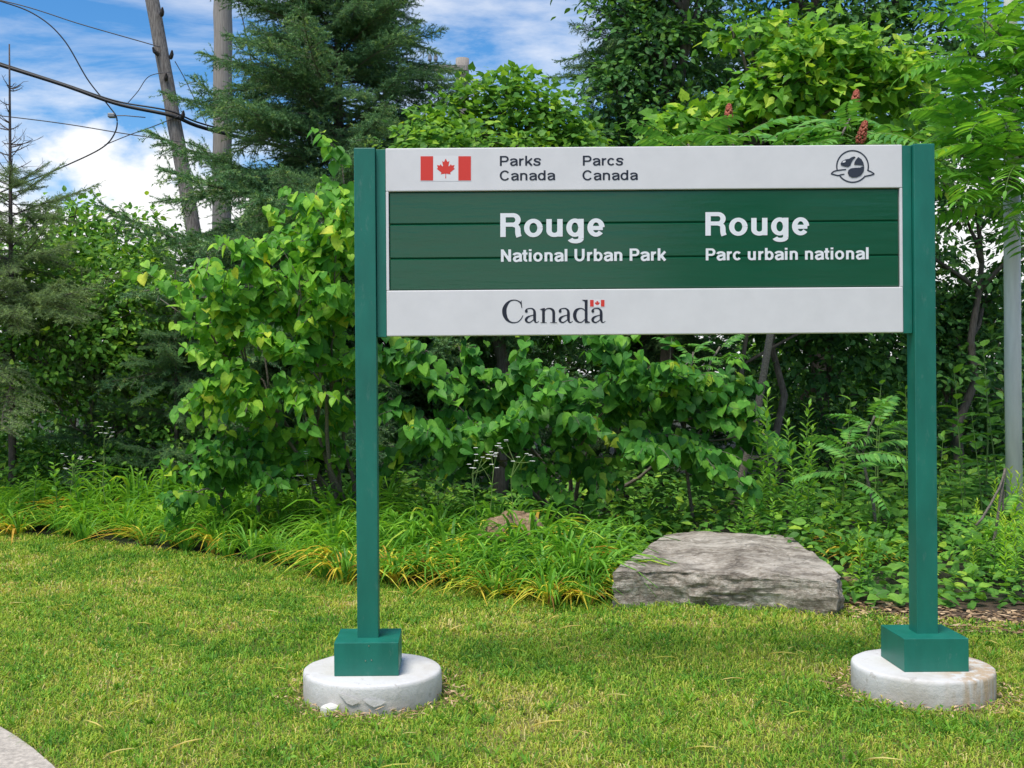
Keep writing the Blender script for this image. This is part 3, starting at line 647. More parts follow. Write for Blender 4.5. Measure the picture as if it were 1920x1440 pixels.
# ---- spruces
def spruce_branch(seed, droop, needles, nl, sparse=1.0):
    r_ = np.random.default_rng(seed); g = Geo(); segs = []
    x = np.linspace(0, 1.6, 9); main = np.stack([x, .05 * np.sin(x * 2 + seed), -droop * x ** 1.3 + .11 * (x / 1.6) ** 4], 1)
    tube(g, main, np.linspace(.016, .003, 9), 4, 1); segs.append((main, .25))
    k = int(27 * sparse)
    for i in range(k):
        for sgn in (1, -1):
            u = (i + r_.uniform(.1, .9)) / k; u = .12 + .88 * u; j = min(int(u * 8), 7); f = u * 8 - j; p0 = main[j] * (1 - f) + main[j + 1] * f
            ln = (.52 * (1 - u) ** .8 + .09) * r_.uniform(.6, 1.15); an = R(r_.uniform(38, 62)) * sgn
            d = np.array([math.cos(an), math.sin(an), r_.normal(-.12, .16)]); e = p0 + d * ln + np.array([0, 0, -.22 * ln]); Q = bez(p0, p0 + d * ln * .5, e, 5)
            tube(g, Q, np.linspace(.004, .0015, 5), 3, 1); segs.append((Q, 0))
            for w_ in range(int(ln / .042)):
                v = r_.uniform(.2, .95); jj = min(int(v * 4), 3); q0 = Q[jj]; l2 = r_.uniform(.07, .17) * (1.25 - v); s2 = r_.choice([-1, 1])
                a2 = an + s2 * R(r_.uniform(35, 65)); d2 = np.array([math.cos(a2), math.sin(a2), r_.normal(-.12, .45)]); segs.append((bez(q0, q0 + d2 * l2 * .5, q0 + d2 * l2, 3), 0))
    for P, st in segs:
        ln = np.linalg.norm(np.diff(P, axis=0), axis=1).sum(); kk = max(int(ln * needles), 4); t = r_.uniform(st, 1, kk) * (len(P) - 1); i = np.minimum(t.astype(int), len(P) - 2); f = (t - i)[:, None]
        C = P[i] * (1 - f) + P[i + 1] * f; T = norm(P[i + 1] - P[i]); rad = r_.normal(0, 1, (kk, 3)); rad -= (rad * T).sum(1, keepdims=True) * T; rad = norm(rad)
        a = np.clip(r_.normal(.45, .22) + r_.normal(0, .12, kk), 0, 1)
        inst(g, NEED[0], NEED[1], C, norm(T * .75 + rad * .8), r_.normal(0, 1, (kk, 3)), nl * r_.uniform(.7, 1.2, kk), 0, a)
    return g
def spruce(name, label, base, height, z0, radius, meshes, whorl=.27, per=6, seed=0, tilt=(0, 0), trunk=.11, gap=0.0, dead_top=0, bark=None, z_top=None, pw=.75, front=True):
    global rng; rng = np.random.default_rng(seed); base = np.array(base, float); th = thing(name, base, label, 'tree')
    g = Geo(); P = np.stack([base + np.array([tilt[0] * t, tilt[1] * t, height * t]) for t in np.linspace(-.01, 1, 12)]); tube(g, P, np.linspace(trunk, .008, 12), 8); g.build('trunk', bark or M_bark, th, True)
    z = z0; live = z_top or height
    while z < live - .1:
        u = (z - z0) / (live - z0); Rr = radius * (1 - u) ** pw + .18
        az0 = rng.uniform(0, 6.28)
        for k in range(per):
            if rng.random() < gap: continue
            az = az0 + k * 6.283 / per + rng.normal(0, .25); s = Rr / 1.6 * rng.uniform(.72, 1.18)
            ob = bpy.data.objects.new('branch', meshes[rng.integers(len(meshes))]); col.objects.link(ob); ob.parent = th
            t = z / height; pit = rng.normal(.02, .28) + .45 * u
            ob.matrix_local = Matrix.Translation((tilt[0] * t, tilt[1] * t, z + rng.normal(0, .17))) @ Matrix.Rotation(az, 4, 'Z') @ Matrix.Rotation(-pit, 4, 'Y') @ Matrix.Rotation(rng.normal(0, .15), 4, 'X') @ Matrix.Scale(s, 4)
        z += whorl * rng.uniform(.75, 1.2) * (1 - .35 * u)
    return th
BR = [spruce_branch(s, .14 + .07 * s, 420, .024).mesh('branch', [M_needle, M_twig]) for s in range(4)]
BG = [spruce_branch(20 + s, .18 + .05 * s, 330, .023, .9).mesh('branch', [M_needle_g, M_deadwood]) for s in range(3)]

B = lambda px, Y: (W(px, 700, Y)[0], Y, 0)
spruce('spruce_tree', 'tall dark blue green spruce tree rising beside the utility poles', B(638, 14.0), 7.9, 1.2, 2.95, BR, .22, 8, 3, trunk=.13, pw=.85)
spruce('spruce_tree', 'narrow dark spruce tree with vines beside the open sky', B(1215, 15.0), 9.6, 1.0, 1.15, BR, .22, 8, 5, trunk=.12, pw=.4)
dt = spruce('dying_spruce', 'thin grey green spruce with a bare dead top', B(22, 12.6), 5.15, 1.5, 1.55, BG, .18, 8, 9, trunk=.05, z_top=3.75, pw=.75, bark=M_deadwood, gap=.2)
def dead_top():
    r_ = np.random.default_rng(4); g = Geo(); x0, y0 = B(22, 12.6)[:2]
    for k in range(34):
        z = r_.uniform(3.3, 4.75); ln = (5.1 - z) * r_.uniform(.18, .40); az = r_.uniform(0, 6.28); d = np.array([math.cos(az), math.sin(az) * .8, r_.uniform(.15, .7)])
        P = bez((x0, y0, z), np.array([x0, y0, z]) + d * ln * .5 + [0, 0, -.03], np.array([x0, y0, z]) + d * ln, 5); tube(g, P, np.linspace(.008, .0025, 5), 4)
        for q in range(5):
            i = r_.integers(1, 5); d2 = norm(d + r_.normal(0, .6, 3)); l2 = ln * r_.uniform(.15, .4); tube(g, [P[i], P[i] + d2 * l2], [.003, .0015], 3)
    g.build('bare_twigs', M_deadwood, dt)
dead_top()
B2 = lambda px, py, Y: tuple(W(px, py, Y))
def young_spruce(px, Y, h, r_, seed, label): spruce('young_spruce', label, B(px, Y), h, .35, r_, BR, .20, 6, seed, trunk=.035, pw=.8)
young_spruce(215, 13.2, 2.0, .8, 31, 'low young spruce with flat green boughs beneath the dying spruce')
young_spruce(330, 12.6, 2.7, .8, 33, 'slim young spruce standing behind the yellow green redbud')

# ---- far and middle trees
def lob(px, py, Y, rx, rz, ry=None):       # a lobe of crown: picture centre, distance, half width and height in metres
    return (W(px, py, Y), (rx, ry or rx * .8, rz))
crown_tree('leafy_tree', 'yellow green leafy tree between the dying spruce and the leaning pole', B(190, 14.5), [lob(130, 440, 14.5, .7, .55), lob(240, 450, 14.5, .65, .5), lob(180, 530, 14.2, .9, .6), lob(90, 560, 14.5, .8, .7), lob(300, 520, 14.3, .6, .5), lob(270, 620, 14, .8, .7), lob(150, 650, 14, .8, .7), lob(110, 500, 13.6, .6, .5), lob(230, 540, 13.5, .7, .5), lob(330, 600, 13.4, .5, .5)], 230, 42, .10, M_fresh, OVATE, seed=11, trunk=.08)
crown_tree('leafy_tree', 'vine covered leafy tree beneath the patch of blue sky', B(930, 12.4), [lob(870, 215, 12.4, .45, .36), lob(950, 200, 12.4, .36, .40), lob(1010, 240, 12.3, .42, .36), lob(800, 255, 12.3, .42, .28), lob(1060, 270, 12.4, .4, .3), lob(900, 300, 12.2, .8, .5), lob(1040, 330, 12.3, .5, .45), lob(930, 420, 12.4, 1.0, .7), lob(930, 560, 12.4, 1.0, .8)], 260, 46, .082, M_fresh, GRAPE, M_fresh_o, 120, seed=12, trunk=.1)
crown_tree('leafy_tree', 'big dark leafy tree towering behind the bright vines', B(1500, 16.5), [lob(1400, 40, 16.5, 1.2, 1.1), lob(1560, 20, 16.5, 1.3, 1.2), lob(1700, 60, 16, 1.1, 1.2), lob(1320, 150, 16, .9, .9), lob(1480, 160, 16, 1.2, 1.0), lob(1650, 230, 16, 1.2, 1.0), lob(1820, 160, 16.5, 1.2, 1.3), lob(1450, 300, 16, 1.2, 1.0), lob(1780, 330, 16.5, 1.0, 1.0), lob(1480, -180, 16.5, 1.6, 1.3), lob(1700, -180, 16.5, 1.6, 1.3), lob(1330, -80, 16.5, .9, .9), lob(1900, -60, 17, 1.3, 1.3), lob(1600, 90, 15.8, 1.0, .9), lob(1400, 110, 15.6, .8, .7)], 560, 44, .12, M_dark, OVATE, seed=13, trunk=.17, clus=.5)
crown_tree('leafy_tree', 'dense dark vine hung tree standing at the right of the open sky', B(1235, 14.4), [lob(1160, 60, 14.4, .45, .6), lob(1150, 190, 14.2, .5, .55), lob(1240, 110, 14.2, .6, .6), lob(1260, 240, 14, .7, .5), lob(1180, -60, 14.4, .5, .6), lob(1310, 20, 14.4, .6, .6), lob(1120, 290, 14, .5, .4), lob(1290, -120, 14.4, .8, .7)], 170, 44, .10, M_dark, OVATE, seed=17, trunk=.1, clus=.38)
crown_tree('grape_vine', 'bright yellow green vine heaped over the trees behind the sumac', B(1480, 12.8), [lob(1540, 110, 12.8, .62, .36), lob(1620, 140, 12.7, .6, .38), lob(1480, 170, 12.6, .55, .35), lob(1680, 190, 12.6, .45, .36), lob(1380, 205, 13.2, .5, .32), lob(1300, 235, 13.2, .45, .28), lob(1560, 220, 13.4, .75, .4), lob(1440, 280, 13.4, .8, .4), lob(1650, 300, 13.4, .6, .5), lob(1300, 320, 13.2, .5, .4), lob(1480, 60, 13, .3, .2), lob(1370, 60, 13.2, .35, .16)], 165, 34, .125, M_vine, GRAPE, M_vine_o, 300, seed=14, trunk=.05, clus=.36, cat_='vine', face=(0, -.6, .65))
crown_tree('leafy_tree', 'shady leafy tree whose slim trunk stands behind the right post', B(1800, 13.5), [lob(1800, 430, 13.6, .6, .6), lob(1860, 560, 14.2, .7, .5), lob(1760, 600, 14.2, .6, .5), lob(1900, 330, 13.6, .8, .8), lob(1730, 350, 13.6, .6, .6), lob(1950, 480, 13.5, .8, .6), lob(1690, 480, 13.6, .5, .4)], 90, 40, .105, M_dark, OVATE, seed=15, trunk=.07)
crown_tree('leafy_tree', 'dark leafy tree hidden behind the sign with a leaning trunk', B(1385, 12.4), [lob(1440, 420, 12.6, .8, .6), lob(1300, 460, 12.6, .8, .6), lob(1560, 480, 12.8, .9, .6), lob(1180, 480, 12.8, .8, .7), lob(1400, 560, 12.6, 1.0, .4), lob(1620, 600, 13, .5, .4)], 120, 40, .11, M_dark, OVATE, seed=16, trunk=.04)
for q, (px, Y, h, r_, sd_, lb) in enumerate([(60, 17.5, 1.9, 1.7, 41, 'dense dark thicket bush behind the dying spruce'), (420, 16.2, 2.4, 1.6, 42, 'dense dark thicket bush around the foot of the utility poles'), (760, 13.6, 2.3, 1.5, 43, 'dark thicket bush in the shade behind the left post'),
                                       (1000, 15.6, 2.4, 1.7, 44, 'dark thicket bush in the shade behind the low redbud'), (1320, 16.2, 2.0, 1.7, 45, 'dark thicket bush in the shade below the vines'), (1650, 17.0, 1.6, 1.7, 46, 'dark thicket bush deep in the shade behind the weeds'), (1560, 14.0, 2.7, 1.0, 49, 'tall dark thicket bush behind the leaning sumac stem'), (1960, 15.5, 2.0, 1.5, 47, 'dark thicket bush behind the galvanised pole'), (1800, 14.2, 2.5, .9, 48, 'tall dark thicket bush between the right post and the galvanised pole')]):
    x = B(px, Y)[0]
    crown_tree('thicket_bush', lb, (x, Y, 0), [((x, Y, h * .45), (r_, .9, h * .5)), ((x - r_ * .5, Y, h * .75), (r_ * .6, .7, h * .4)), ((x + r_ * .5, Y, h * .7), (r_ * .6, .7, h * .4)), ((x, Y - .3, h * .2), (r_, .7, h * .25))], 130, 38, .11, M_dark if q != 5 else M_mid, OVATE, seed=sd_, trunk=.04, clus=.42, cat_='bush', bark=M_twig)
crown_tree('thicket_bush', 'sunlit yellow green bush glimpsed through the dark trunks', B(1530, 21), [((B(1530, 21)[0], 21, 1.7), (1.6, .9, 1.0)), ((B(1500, 21)[0], 21, .8), (1.6, .9, .8))], 60, 40, .14, M_vine, OVATE, seed=51, trunk=.04, cat_='bush')
crown_tree('leafy_bush', 'fresh green leafy bush filling the gap right of the dying spruce', B(190, 13.0), [lob(160, 560, 13.0, .55, .4), lob(250, 590, 12.9, .55, .42), lob(70, 610, 12.9, .5, .4), lob(300, 670, 12.9, .5, .4), lob(190, 700, 12.9, .6, .4), lob(90, 760, 12.8, .6, .35), lob(300, 780, 12.8, .55, .35), lob(60, 680, 12.6, .5, .4), lob(130, 640, 12.6, .5, .4)], 170, 36, .085, M_fresh, OVATE, M_mid, 0, seed=64, trunk=.03, clus=.34, cat_='bush', bark=M_twig)
# shrubs under the dying spruce and by the poles
for px, Y, h, r_, sd_, m_, lb in [(330, 12.7, 1.1, .75, 61, M_mid, 'low brownish green shrub at the foot of the poles'), (150, 12.8, .9, .7, 62, M_mid, 'low leafy shrub under the dying spruce'), (30, 13.0, .95, .6, 63, M_mid, 'low leafy shrub beside the trunk of the dying spruce')]:
    x = B(px, Y)[0]; crown_tree('low_shrub', lb, (x, Y, 0), [((x, Y, h * .5), (r_, .5, h * .5)), ((x + .2, Y - .2, h * .3), (r_, .5, h * .3))], 60, 36, .075, m_, OVATE, seed=sd_, trunk=.02, clus=.28, cat_='bush', bark=M_twig)

# ---- redbuds
def tips(pts, y0, y1, seed):
    r_ = np.random.default_rng(seed); return [W(px, py, r_.uniform(y0, y1)) for px, py in pts]
redbud('redbud_tree', 'yellow green redbud with big heart shaped leaves spreading left of the sign', B(655, 10.6),
       tips([(300, 560), (315, 535), (385, 520), (430, 530), (475, 470), (520, 470), (575, 385), (600, 365), (640, 300), (660, 380), (545, 440), (455, 600), (415, 680), (400, 745), (440, 720), (500, 560), (560, 520), (610, 450), (520, 640), (560, 740), (590, 600), (640, 560), (640, 680), (600, 820), (480, 800), (660, 480)], 9.3, 10.4, 1), .13, M_redbud_y, M_redbud_yo, 71, 11)
redbud('redbud_tree', 'dark green redbud hanging big heart shaped leaves low beneath the sign', B(1090, 10.9),
       tips([(735, 760), (770, 690), (745, 850), (810, 800), (860, 650), (900, 770), (960, 790), (1005, 740), (1065, 780), (1120, 880), (1180, 740), (1225, 680), (1290, 680), (1340, 740), (1345, 880), (1400, 780), (1430, 830), (1290, 830), (1150, 650), (1220, 850), (1060, 690), (960, 690), (1180, 820), (1380, 720), (760, 640), (880, 850), (1000, 880), (1270, 740)], 9.3, 10.6, 2), .132, M_redbud, M_redbud_o, 72, 12)
redbud('redbud_tree', 'low redbud sucker with blue green heart shaped leaves beside the daylilies', B(470, 10.4),
       tips([(370, 890), (400, 870), (440, 900), (420, 840), (480, 880), (350, 930), (500, 850), (540, 900)], 9.9, 10.5, 3), .11, M_redbud, M_redbud_o, 73, 6, 200)

# ---- sumac
def frond_mesh(seed, m, ln=.5, pairs=11, droop=.22, lf=.115):
    r_ = np.random.default_rng(seed); g = Geo(); t = np.linspace(0, 1, 8); P = np.stack([.03 * np.sin(t * 3 + seed), t * ln, .12 * ln * np.sin(t * 2.2) - droop * ln * t ** 2], 1); tube(g, P, np.linspace(.0035, .0012, 8), 4, 1)
    pos, D, Nn, S = [], [], [], []
    for i in range(pairs + 1):
        u = .16 + .84 * i / pairs; j = min(int(u * 7), 6); f = u * 7 - j; p = P[j] * (1 - f) + P[j + 1] * f; T = norm(P[j + 1] - P[j]); k = lf * (.62 + .5 * math.sin(math.pi * min(u * .95, 1)))
        for sg in ((1, -1) if i < pairs else (0,)):
            d = norm(T * (.45 if sg else 1) + np.array([sg * 1.0, 0, -.28 + r_.normal(0, .1)]) + r_.normal(0, .06, 3)); pos.append(p); D.append(d); Nn.append(norm(np.array([sg * .25, -.1, 1]) + r_.normal(0, .12, 3))); S.append(k * r_.uniform(.9, 1.1))
    inst(g, LANCE[0] * np.array([1.25, 1, 1]), LANCE[1], np.array(pos), np.array(D), np.array(Nn), np.array(S), 0, np.clip(r_.normal(.5, .2, len(pos)), 0, 1))
    return g.mesh('frond', [m, M_stem])
FR = [frond_mesh(s, M_sumac) for s in range(4)]; FRY = [frond_mesh(s + 9, M_sumac_y, .52, 10, .28, .125) for s in range(4)]
M_cone, _t, _b = mat('sumac_drupes'); _b.inputs['Roughness'].default_value = .9
_t.links.new(ramp(_t, [(.35, (.24, .045, .03)), (.5, (.44, .11, .07)), (.68, (.56, .22, .13))], noise_tex(_t, 60, 4)), _b.inputs['Base Color'])
def cone_mesh():
    g = Geo(); r_ = np.random.default_rng(3); b = bmesh.new(); bmesh.ops.create_icosphere(b, subdivisions=1, radius=1); b.verts.ensure_lookup_table(); b.verts.index_update()
    SV = np.array([v.co[:] for v in b.verts]); SF = np.array([[v.index for v in f.verts] for f in b.faces]); b.free()
    for i in range(150):
        z = r_.random(); rr = .031 * (1 - z) ** .45 * (.55 + .45 * min(z * 5, 1)) + .002; a = i * 2.399
        g.add(SV * r_.uniform(.008, .013) + np.array([rr * math.cos(a), rr * math.sin(a), z * .165]), SF)
    return g.mesh('fruit_cone', [M_cone])
CONE = cone_mesh()
def sumac(name, label, base, heads, fronds, seed, nf=9, rad=.028, scale=(.85, 1.25), splay=.45, fork=None):
    """heads: (tip point, has cone, frond count)"""
    global rng; rng = np.random.default_rng(seed); th = thing(name, base, label, 'tree'); base = np.array(base); g = Geo(); fork = base + np.array([rng.normal(0, .1), 0, .8]) if fork is None else np.array(fork); tube(g, limb_path(base - [0, 0, .05], fork, n=5), np.linspace(rad * 1.5, rad * 1.2, 5), 7)
    o0 = base
    for tip, cone, nf_ in heads:
        tip = np.array(tip); P = limb_path(fork, tip, n=8, jit=.05); tube(g, P, np.linspace(rad, .009, 8), 6); az0 = rng.uniform(0, 6.28)
        if cone:
            ob = bpy.data.objects.new('fruit_cone', CONE); col.objects.link(ob); ob.parent = th; ob.matrix_local = Matrix.Translation(tip - o0) @ Matrix.Rotation(rng.normal(0, .12), 4, 'Y') @ Matrix.Scale(1.22, 4)
        for k in range(nf_):
            u = k / nf_; az = az0 + k * 2.4; p = tip - np.array([0, 0, (.17 if cone else .03) + .30 * u]); el = ((.45 if cone else .75) - 1.0 * u) * splay * 2 + rng.normal(0, .12)
            ob = bpy.data.objects.new('frond', fronds[rng.integers(len(fronds))]); col.objects.link(ob); ob.parent = th
            ob.matrix_local = Matrix.Translation(p - o0) @ Matrix.Rotation(az, 4, 'Z') @ Matrix.Rotation(el, 4, 'X') @ Matrix.Rotation(rng.normal(0, .2), 4, 'Y') @ Matrix.Scale(rng.uniform(*scale), 4)
    g.build('stem', M_twig, th, True); return th
sumac('sumac_tree', 'staghorn sumac with red fruit cones rising behind the sign', B(1360, 11.2), [(B2(1365, 236, 10.7), 1, 12), (B2(1600, 209, 10.7), 1, 13), (B2(1612, 268, 10.3), 1, 10), (B2(1480, 270, 11.0), 0, 11), (B2(1290, 270, 11.0), 0, 9), (B2(1690, 262, 11.0), 0, 10)], FR, 81, scale=(1.1, 1.6), splay=.38, fork=B2(1450, 590, 11.1))
sumac('sumac_tree', 'light green sumac with long feathery leaves arching over the galvanised pole', B(2090, 9.6), [(B2(1850, 40, 9.0), 0, 15), (B2(1900, 120, 9.2), 0, 15), (B2(1830, 190, 9.1), 0, 14), (B2(1900, 240, 8.8), 0, 14), (B2(1800, 290, 9.2), 0, 12), (B2(1880, 330, 9.0), 0, 12), (B2(1980, 60, 9.0), 0, 13), (B2(1990, 200, 9.2), 0, 13), (B2(1940, -60, 9.2), 0, 12), (B2(1960, 320, 9.0), 0, 10)], FRY, 82, rad=.03, splay=.55, scale=(1.0, 1.4), fork=B2(2060, 420, 9.5))
sumac('sumac_sapling', 'small sumac sapling poking up just beneath the sign', B(1310, 10.4), [(B2(1300, 660, 10.2), 0, 9), (B2(1350, 650, 10.4), 0, 6)], FR, 83, rad=.012, scale=(.5, .75))
sumac('sumac_sapling', 'low sumac sapling with spreading leaves beside the right post', B(1650, 9.6), [(B2(1640, 780, 9.5), 0, 9), (B2(1590, 830, 9.3), 0, 8)], FR, 84, rad=.01, scale=(.6, .9))
sumac('sumac_sapling', 'yellow green sumac sapling between the right post and the feathery bush', B(1850, 8.4), [(B2(1830, 985, 8.3), 0, 8), (B2(1880, 960, 8.4), 0, 7)], FRY, 85, rad=.008, scale=(.4, .62))

# ------------------------------------------------------------------ poles and wires
def pole(name, label, p0, p1, r0, r1, m, extra=None, cat_='utility pole'):
    th = thing(name, (p0[0], p0[1], 0), label, cat_); g = Geo(); P = np.array([np.array(p0) + (np.array(p1) - np.array(p0)) * t for t in np.linspace(-.02, 1, 30)]); P[1:-1] += rng.normal(0, .004, (28, 3)); rr = np.linspace(r0, r1, 30) * (1 + rng.normal(0, .012, 30)); tube(g, P, rr, 14); g.build('shaft', m, th, True); return th
YU = 18.0
pa, pb = W(407, 700, YU), W(420, -160, YU)
pv = pole('utility_pole', 'upright grey wooden utility pole behind the big spruce', (pa[0] + .03, YU, 0), pb, .155, .145, M_pole)
qa, qb = W(445, 880, YU - .6), W(262, -130, YU - .6)
ql = pole('leaning_pole', 'old cracked wooden pole leaning away from the upright pole', (qa[0], YU - .6, 0), qb, .125, .10, M_oldpole)
for px, py, sx in ((303, 28, .06), (297, 102, -.06), (320, 108, .07), (342, 220, .06), (311, 150, .05)):        # stubs, splinters and bolts on the old pole
    p = W(px, py, YU - .68); g = Geo(); tube(g, [p, p + [sx * .6, -.10, .02], p + [sx * .8, -.14, .07]], [.035, .03, .012], 6); g.build('splinter', M_deadwood, ql)
cr = pole('utility_pole', 'short utility pole top with a crossarm above the vine covered tree', (W(866, 700, 24)[0], 24, 0), W(867, 110, 24), .15, .14, M_pole)
g = Geo(); a, b_ = W(770, 108, 23.8), W(880, 140, 23.8); box(g, a[0], b_[0] - .05, 23.70, 23.80, a[2] - .30, a[2] - .18, .01); g.build('crossarm', M_pole, cr)
for px in (806, 817):
    p = W(px, 112, 23.75); g = Geo(); tube(g, [p + [0, 0, -.05], p, p + [0, 0, .08], p + [0, 0, .12]], [.02, .045, .04, .015], 8); g.build('insulator', M_porc, cr)
def wire(name, label, pts, r, m=None, n=40, group=None, sag=0):
    P = np.array(pts); t = np.arange(len(P)); tt = np.linspace(0, len(P) - 1, n)
    if len(P) > 2:
        i = np.clip(np.floor(tt).astype(int), 0, len(P) - 2); f = (tt - i)[:, None]; q = lambda k: P[np.clip(k, 0, len(P) - 1)]
        p0, p1, p2, p3 = q(i - 1), q(i), q(i + 1), q(i + 2); C = .5 * (2 * p1 + (p2 - p0) * f + (2 * p0 - 5 * p1 + 4 * p2 - p3) * f ** 2 + (3 * p1 - p0 - 3 * p2 + p3) * f ** 3)
    else: C = P[0] + (P[1] - P[0]) * np.linspace(0, 1, n)[:, None]; C[:, 2] -= sag * np.sin(np.linspace(0, np.pi, n))
    g = Geo(); tube(g, C, r, 6); return tag(g.build(name, m or M_cable, None, True), label, 'cable', group)
U = YU - .75
wire('overhead_cable', 'thick black cable bundle sagging to the leaning pole', [W(-260, 40, U), W(0, 122, U), W(120, 160, U), W(220, 195, U), W(322, 217, U), W(400, 245, U + .4), W(640, 300, U + 2)], .028)
wire('overhead_cable', 'second black cable lashed just above the thick bundle', [W(-260, 32, U), W(0, 118, U), W(120, 157, U), W(220, 190, U), W(318, 208, U), W(400, 238, U + .4), W(640, 292, U + 2)], .013)
wire('service_wire', 'slack thin wire looping down past the small lamp', [W(-160, -40, U), W(0, 2, U), W(70, 30, U), W(120, 75, U), W(165, 150, U), W(205, 200, U), W(219, 222, U), W(215, 250, U), W(190, 278, U), W(120, 312, U), W(40, 345, U), W(-100, 400, U)], .0105, M_cable, 90)
wire('service_wire', 'taut thin wire running to the top of the leaning pole', [W(-200, -40, U), W(20, 5, U), W(150, 45, U), W(265, 78, U), W(300, 88, U)], .008, M_wire)
wire('service_wire', 'thin wire crossing low behind the loose loop', [W(-200, 195, U), W(0, 217, U), W(120, 232, U), W(230, 250, U), W(312, 262, U), W(352, 268, U)], .008, M_wire)
wire('service_wire', 'thin wire rising from the loop to the leaning pole', [W(196, 272, U), W(240, 254, U), W(290, 236, U), W(335, 218, U)], .007, M_wire)
wire('service_wire', 'short thin wire hanging slack between cable and leaning pole', [W(238, 195, U), W(258, 172, U), W(280, 143, U), W(318, 135, U)], .006, M_wire)
wire('guy_wire', 'thin wire dropping beside the upright pole into the spruce', [W(440, -80, U + .4), W(447, 0, U + .4), W(458, 50, U + .4), W(480, 160, U + .4)], .009, M_wire)
wire('guy_wire', 'thin wire slanting off the right side of the leaning pole', [W(328, 115, U), W(345, 145, U), W(362, 180, U), W(390, 240, U)], .007, M_wire)
lm = thing('small_lamp', W(210, 217, U), 'small grey box lamp hanging on the slack wire', 'lamp'); p = W(210, 217, U); g = Geo(); box(g, p[0] - .055, p[0] + .05, U - .05, U + .05, p[2] - .03, p[2] + .035, .012); g.build('housing', M_porc, lm)
g = Geo(); tube(g, [p + [.05, 0, 0], p + [.2, 0, .0], p + [.5, 0, -.03]], .008, 5); g.build('bracket', M_wire, lm)
# galvanised pole at the right, capped band where two lengths meet
YG = 9.7
ga, gb = W(1900, 905, YG), W(1893, -200, YG)
gp = thing('galvanised_pole', (ga[0], YG, 0), 'round galvanised steel pole standing among weeds under the light green sumac', 'pole')
g = Geo(); tube(g, [(ga[0] + .01, YG, -.1), W(1899, 700, YG), W(1897, 354, YG)], [.066, .066, .066], 24); g.build('shaft', M_galv, gp, True)
g = Geo(); tube(g, [W(1897, 366, YG), W(1897, 364, YG), W(1897, 352, YG), W(1897, 350, YG)], [.066, .072, .072, .066], 24); g.build('collar', M_galv, gp, True)
g = Geo(); tube(g, [W(1897, 350, YG), gb], [.055, .05], 24); g.build('upper_shaft', M_galv, gp, True)
# ------------------------------------------------------------------ daylilies and weeds
def blades(g, k, r_, ln, wd, spread, m=0, lay=0.0, a=None):
    for i in range(k):
        az = r_.uniform(0, 6.283); b = np.array([math.cos(az), math.sin(az), 0]) * r_.uniform(0, .07); out_ = np.array([math.cos(az + r_.normal(0, .4)), math.sin(az + r_.normal(0, .4)), 0]); l_ = ln * r_.uniform(.6, 1.15); sp_ = spread * r_.uniform(.45, 1.2)
        p1 = b + out_ * l_ * .25 * sp_ + np.array([0, 0, l_ * .62 * (1 - lay)]); p2 = b + out_ * l_ * .8 * sp_ + np.array([0, 0, l_ * (.78 - .62 * sp_) * (1 - lay) + .02])
        P = bez(b, p1, p2, 6); S = norm(np.cross(out_, [0, 0, 1])); ww = wd * np.array([.7, 1, 1, .85, .55, .06]) * r_.uniform(.8, 1.2) / 2
        V = np.concatenate([P + S * ww[:, None], P - S * ww[:, None], P + np.array([0, 0, -.004])]); Fc = []
        for j in range(5): Fc += [(j, j + 1, 12 + j), (j + 1, 13 + j, 12 + j), (12 + j, 13 + j, 6 + j), (13 + j, 7 + j, 6 + j)]
        g.add(V, Fc, m, np.clip(r_.normal(.5, .25), 0, 1) if a is None else a)
def lily_meshes(mm, k):
    out_ = []
    for s in range(k):
        r_ = np.random.default_rng(100 + s); g = Geo(); blades(g, 44, r_, .52, .0175, .95); g2 = Geo(); blades(g2, 24, r_, .50, .018, 1.15, 0, .15); out_.append((g.mesh('green_leaves', [mm]), g2.mesh('yellow_leaves', [M_dead])))
    return out_
LG, LY = lily_meshes(M_lily, 5), lily_meshes(M_lily_y, 5)
def lily(p, s, mset, label, group, dead=True, r_=np.random.default_rng(5)):
    th = thing('daylily_clump', (p[0], p[1], 0), label, 'plant', group); a, b_ = mset[r_.integers(len(mset))]; az = r_.uniform(0, 6.28)
    for me, on in ((a, 1), (b_, dead)):
        if not on: continue
        ob = bpy.data.objects.new(me.name.split('.')[0], me); col.objects.link(ob); ob.parent = th; ob.matrix_local = Matrix.Rotation(-.18 * r_.random() if me is a else 0, 4, 'X') @ Matrix.Rotation(az, 4, 'Z') @ Matrix.Diagonal((s * r_.uniform(.8, 1.25), s, s * r_.uniform(.65, 1.2), 1))
r5 = np.random.default_rng(55)
def row(px0, px1, n, off, s, mset, label, group, dead, jx=.1, jy=.1):
    for i in range(n):
        px = px0 + (px1 - px0) * (i + .5) / n; ed = np.interp(px, [e[0] for e in EDGE_PX], [e[1] for e in EDGE_PX]); p = G(px, ed if px > 0 else 1003 + px * .02); p = p + np.array([r5.normal(0, jx), off + r5.normal(0, jy), 0]); dd = r5.random() < dead
        where = {.16: 'spilling over the lawn edge', .5: 'one row in from the lawn', .45: 'one row in from the lawn', .9: 'in the middle of the bed', .8: 'in the middle of the bed', 1.35: 'towards the back of the bed', 1.2: 'towards the back of the bed'}.get(off, 'up against the shrubs')
        lily(p, s * r5.uniform(.8, 1.15), mset, label + (', part dead, ' if dd else ', all green, ') + where, group + (', part dead, ' if dd else ', all green, ') + where, dd)
GL = 'daylily clump left of the sign'; GM = 'daylily clump between left post and slab'
for off, n, s, d in ((.16, 16, .95, .55), (.5, 17, 1.15, .35), (.9, 17, 1.4, .15), (1.35, 16, 1.65, .1), (1.8, 15, 1.8, .1)): row(-160, 690, n, off, s, LY if off > .3 else LG, GL, 'daylilies left of the sign', d)
